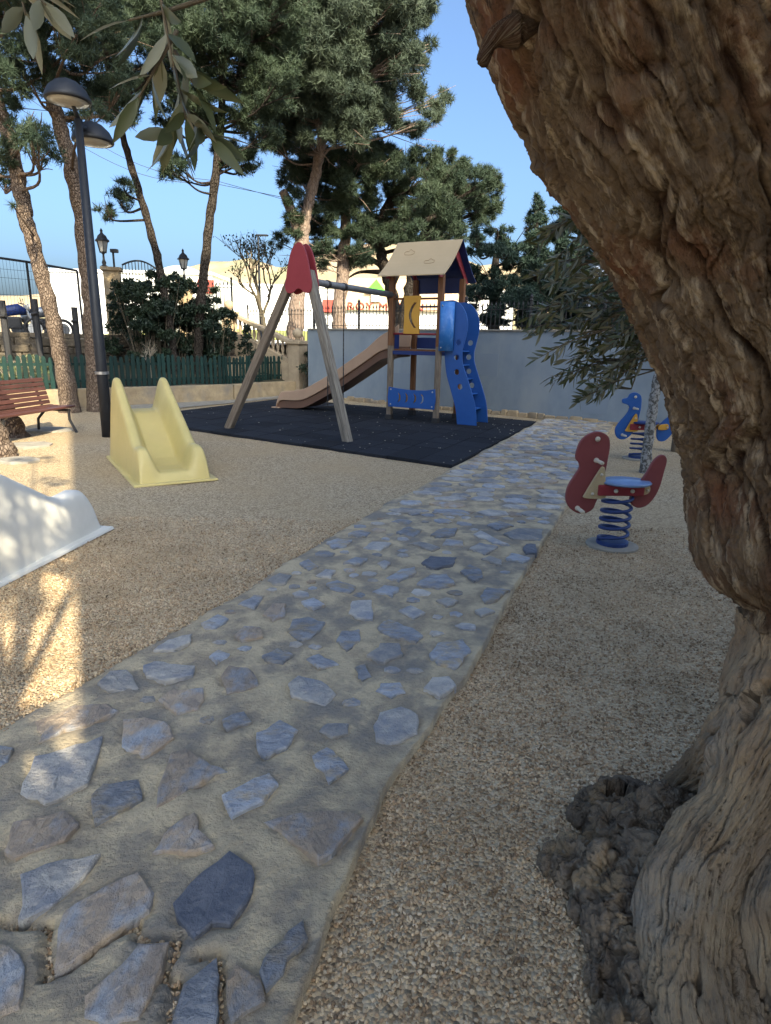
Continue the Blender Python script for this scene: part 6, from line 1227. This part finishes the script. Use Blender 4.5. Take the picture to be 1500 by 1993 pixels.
    def twig(a, e_, sag, nl, ln, wd, r=0.004):
        a, e_ = Vector(a), Vector(e_); m_ = a.lerp(e_, 0.55) + Vector((0, 0, sag)); s_ = spline([a, m_, e_], 7); b.tube([Vector(p) - org for p in s_], np.linspace(r, 0.0012, len(s_)), 5)
        for k in range(nl):
            t = (0.25 + 0.75 * (k + 0.5) / nl) * (len(s_) - 1); i_ = min(int(t), len(s_) - 2); p = Vector(s_[i_]).lerp(Vector(s_[i_ + 1]), t - i_); d = (Vector(s_[i_ + 1]) - Vector(s_[i_])).normalized()
            for sgn in (-1, 1):
                sd_ = d.cross(Vector((random.gauss(0, 1), random.gauss(0, 1), random.gauss(0, 1)))).normalized(); leafset(p - org, d * 0.75 + sd_ * 0.8 + Vector((0, 0, -0.15)), ln * random.uniform(0.7, 1.2), wd * random.uniform(0.8, 1.2))
        leafset(e_ - org, e_ - m_, ln, wd)
    rt = random.Random(3)
    # twigs to the right, in front of the wall
    for (px, py), Y in [((1035, 650), 2.9), ((1060, 690), 2.8), ((1075, 725), 2.8), ((1130, 780), 2.7), ((1150, 755), 2.6), ((1110, 740), 2.8), ((1165, 765), 2.7), ((1215, 700), 2.7), ((1240, 670), 2.8), ((1090, 650), 2.9), ((1140, 690), 2.8), ((1180, 680), 2.7), ((1200, 640), 2.8), ((1060, 560), 2.9), ((1040, 520), 2.7), ((1050, 470), 2.5), ((1080, 450), 2.5), ((1105, 440), 2.5), ((1100, 520), 2.7), ((1140, 560), 2.7), ((1130, 620), 2.8), ((1160, 620), 2.8), ((1175, 520), 2.6), ((1080, 610), 2.9), ((1220, 600), 2.8), ((1045, 600), 2.9), ((1170, 730), 2.7), ((1240, 650), 2.8), ((1120, 660), 2.8), ((1110, 700), 2.9), ((1190, 590), 2.8), ((1075, 500), 2.7), ((1150, 480), 2.6), ((1210, 680), 2.8), ((1160, 655), 2.9), ((1235, 690), 2.8), ((1095, 580), 2.9), ((1185, 655), 2.9), ((1140, 725), 2.8), ((1205, 690), 2.9)]:
        st_ = back[rt.randint(len(back) // 2, len(back) - 1)]; a = A(px + rt.uniform(90, 150), py - rt.uniform(10, 70), Y + rt.uniform(-0.1, 0.15)); sv_ = spline([Vector(st_) - org, Vector(st_).lerp(a, 0.5) + Vector((rt.uniform(-0.03, 0.03), 0.02, 0.05)) - org, a - org], 5); b.tube([Vector(q_) for q_ in sv_], np.linspace(0.007, 0.003, len(sv_)), 5)
        for _ in range(2): twig(a, A(px + rt.uniform(-18, 18), py + rt.uniform(-18, 18), Y + rt.uniform(-0.12, 0.12)), rt.uniform(0.0, 0.05), 9, 0.062, 0.0135)
    # hanging twigs, top left, close to the lens
    for st_, pts_, nl in (((300, -70), (338, 130), 3), ((338, 130), (362, 232), 3), ((345, 60), (270, 190), 3), ((340, 100), (380, 170), 2), ((355, 200), (330, 260), 4), ((360, 215), (410, 270), 3), ((330, 20), (250, 40), 1), ((30, -60), (50, 30), 2), ((20, -60), (90, 10), 2)):
        a = A(*st_, 0.95); e_ = A(*pts_, 0.93)
        twig(a, e_, 0.0, nl, 0.068, 0.017, 0.003)
    for px, Y in ((300, 0.95), (30, 0.95), (20, 0.95), (330, 0.95)):
        a = A(px, -70 if px != 330 else 20, Y); j = min(limb, key=lambda q: (Vector(q) - a).length); sv_ = spline([Vector(j) - org, Vector(j).lerp(a, 0.5) + Vector((0.05, 0.02, 0.03)) - org, a - org], 7); b.tube([Vector(q_) for q_ in sv_], np.linspace(0.007, 0.003, len(sv_)), 5)
    # crown above the frame
    cc_ = [(0.3, 1.0, 3.3, 0.6), (1.0, 1.2, 3.6, 0.7), (1.7, 1.0, 3.3, 0.7), (1.5, 1.9, 3.8, 0.7), (0.6, 0.3, 3.2, 0.6), (1.4, 0.2, 3.1, 0.6), (2.2, 1.7, 3.3, 0.7), (2.4, 0.8, 2.9, 0.6), (0.7, 1.7, 3.9, 0.6), (-0.3, 0.9, 3.5, 0.5)]
    link('crown', foliage_mesh([np.array(c[:3]) - np.array(org) for c in cc_], [c[3] for c in cc_], 700, 0.07, 0.016, 3, 0.8, leaf=True), M_olive, o)
    for c in cc_: tp2 = A(1250 if c[0] < 1.2 else 1700, -250, 1.55 if c[0] < 1.2 else 1.7); b.tube([tp2 - org, tp2.lerp(Vector(c[:3]), 0.5) + Vector((0, 0, 0.1)) - org, Vector(c[:3]) - org], [0.06, 0.035, 0.01], 6)
    b.build('branches', M_twig, o, True)
    me2 = bpy.data.meshes.new('leaves'); me2.from_pydata(LV, [], LF); me2.update(); link('leaves', me2, M_olive, o, True)
olive()
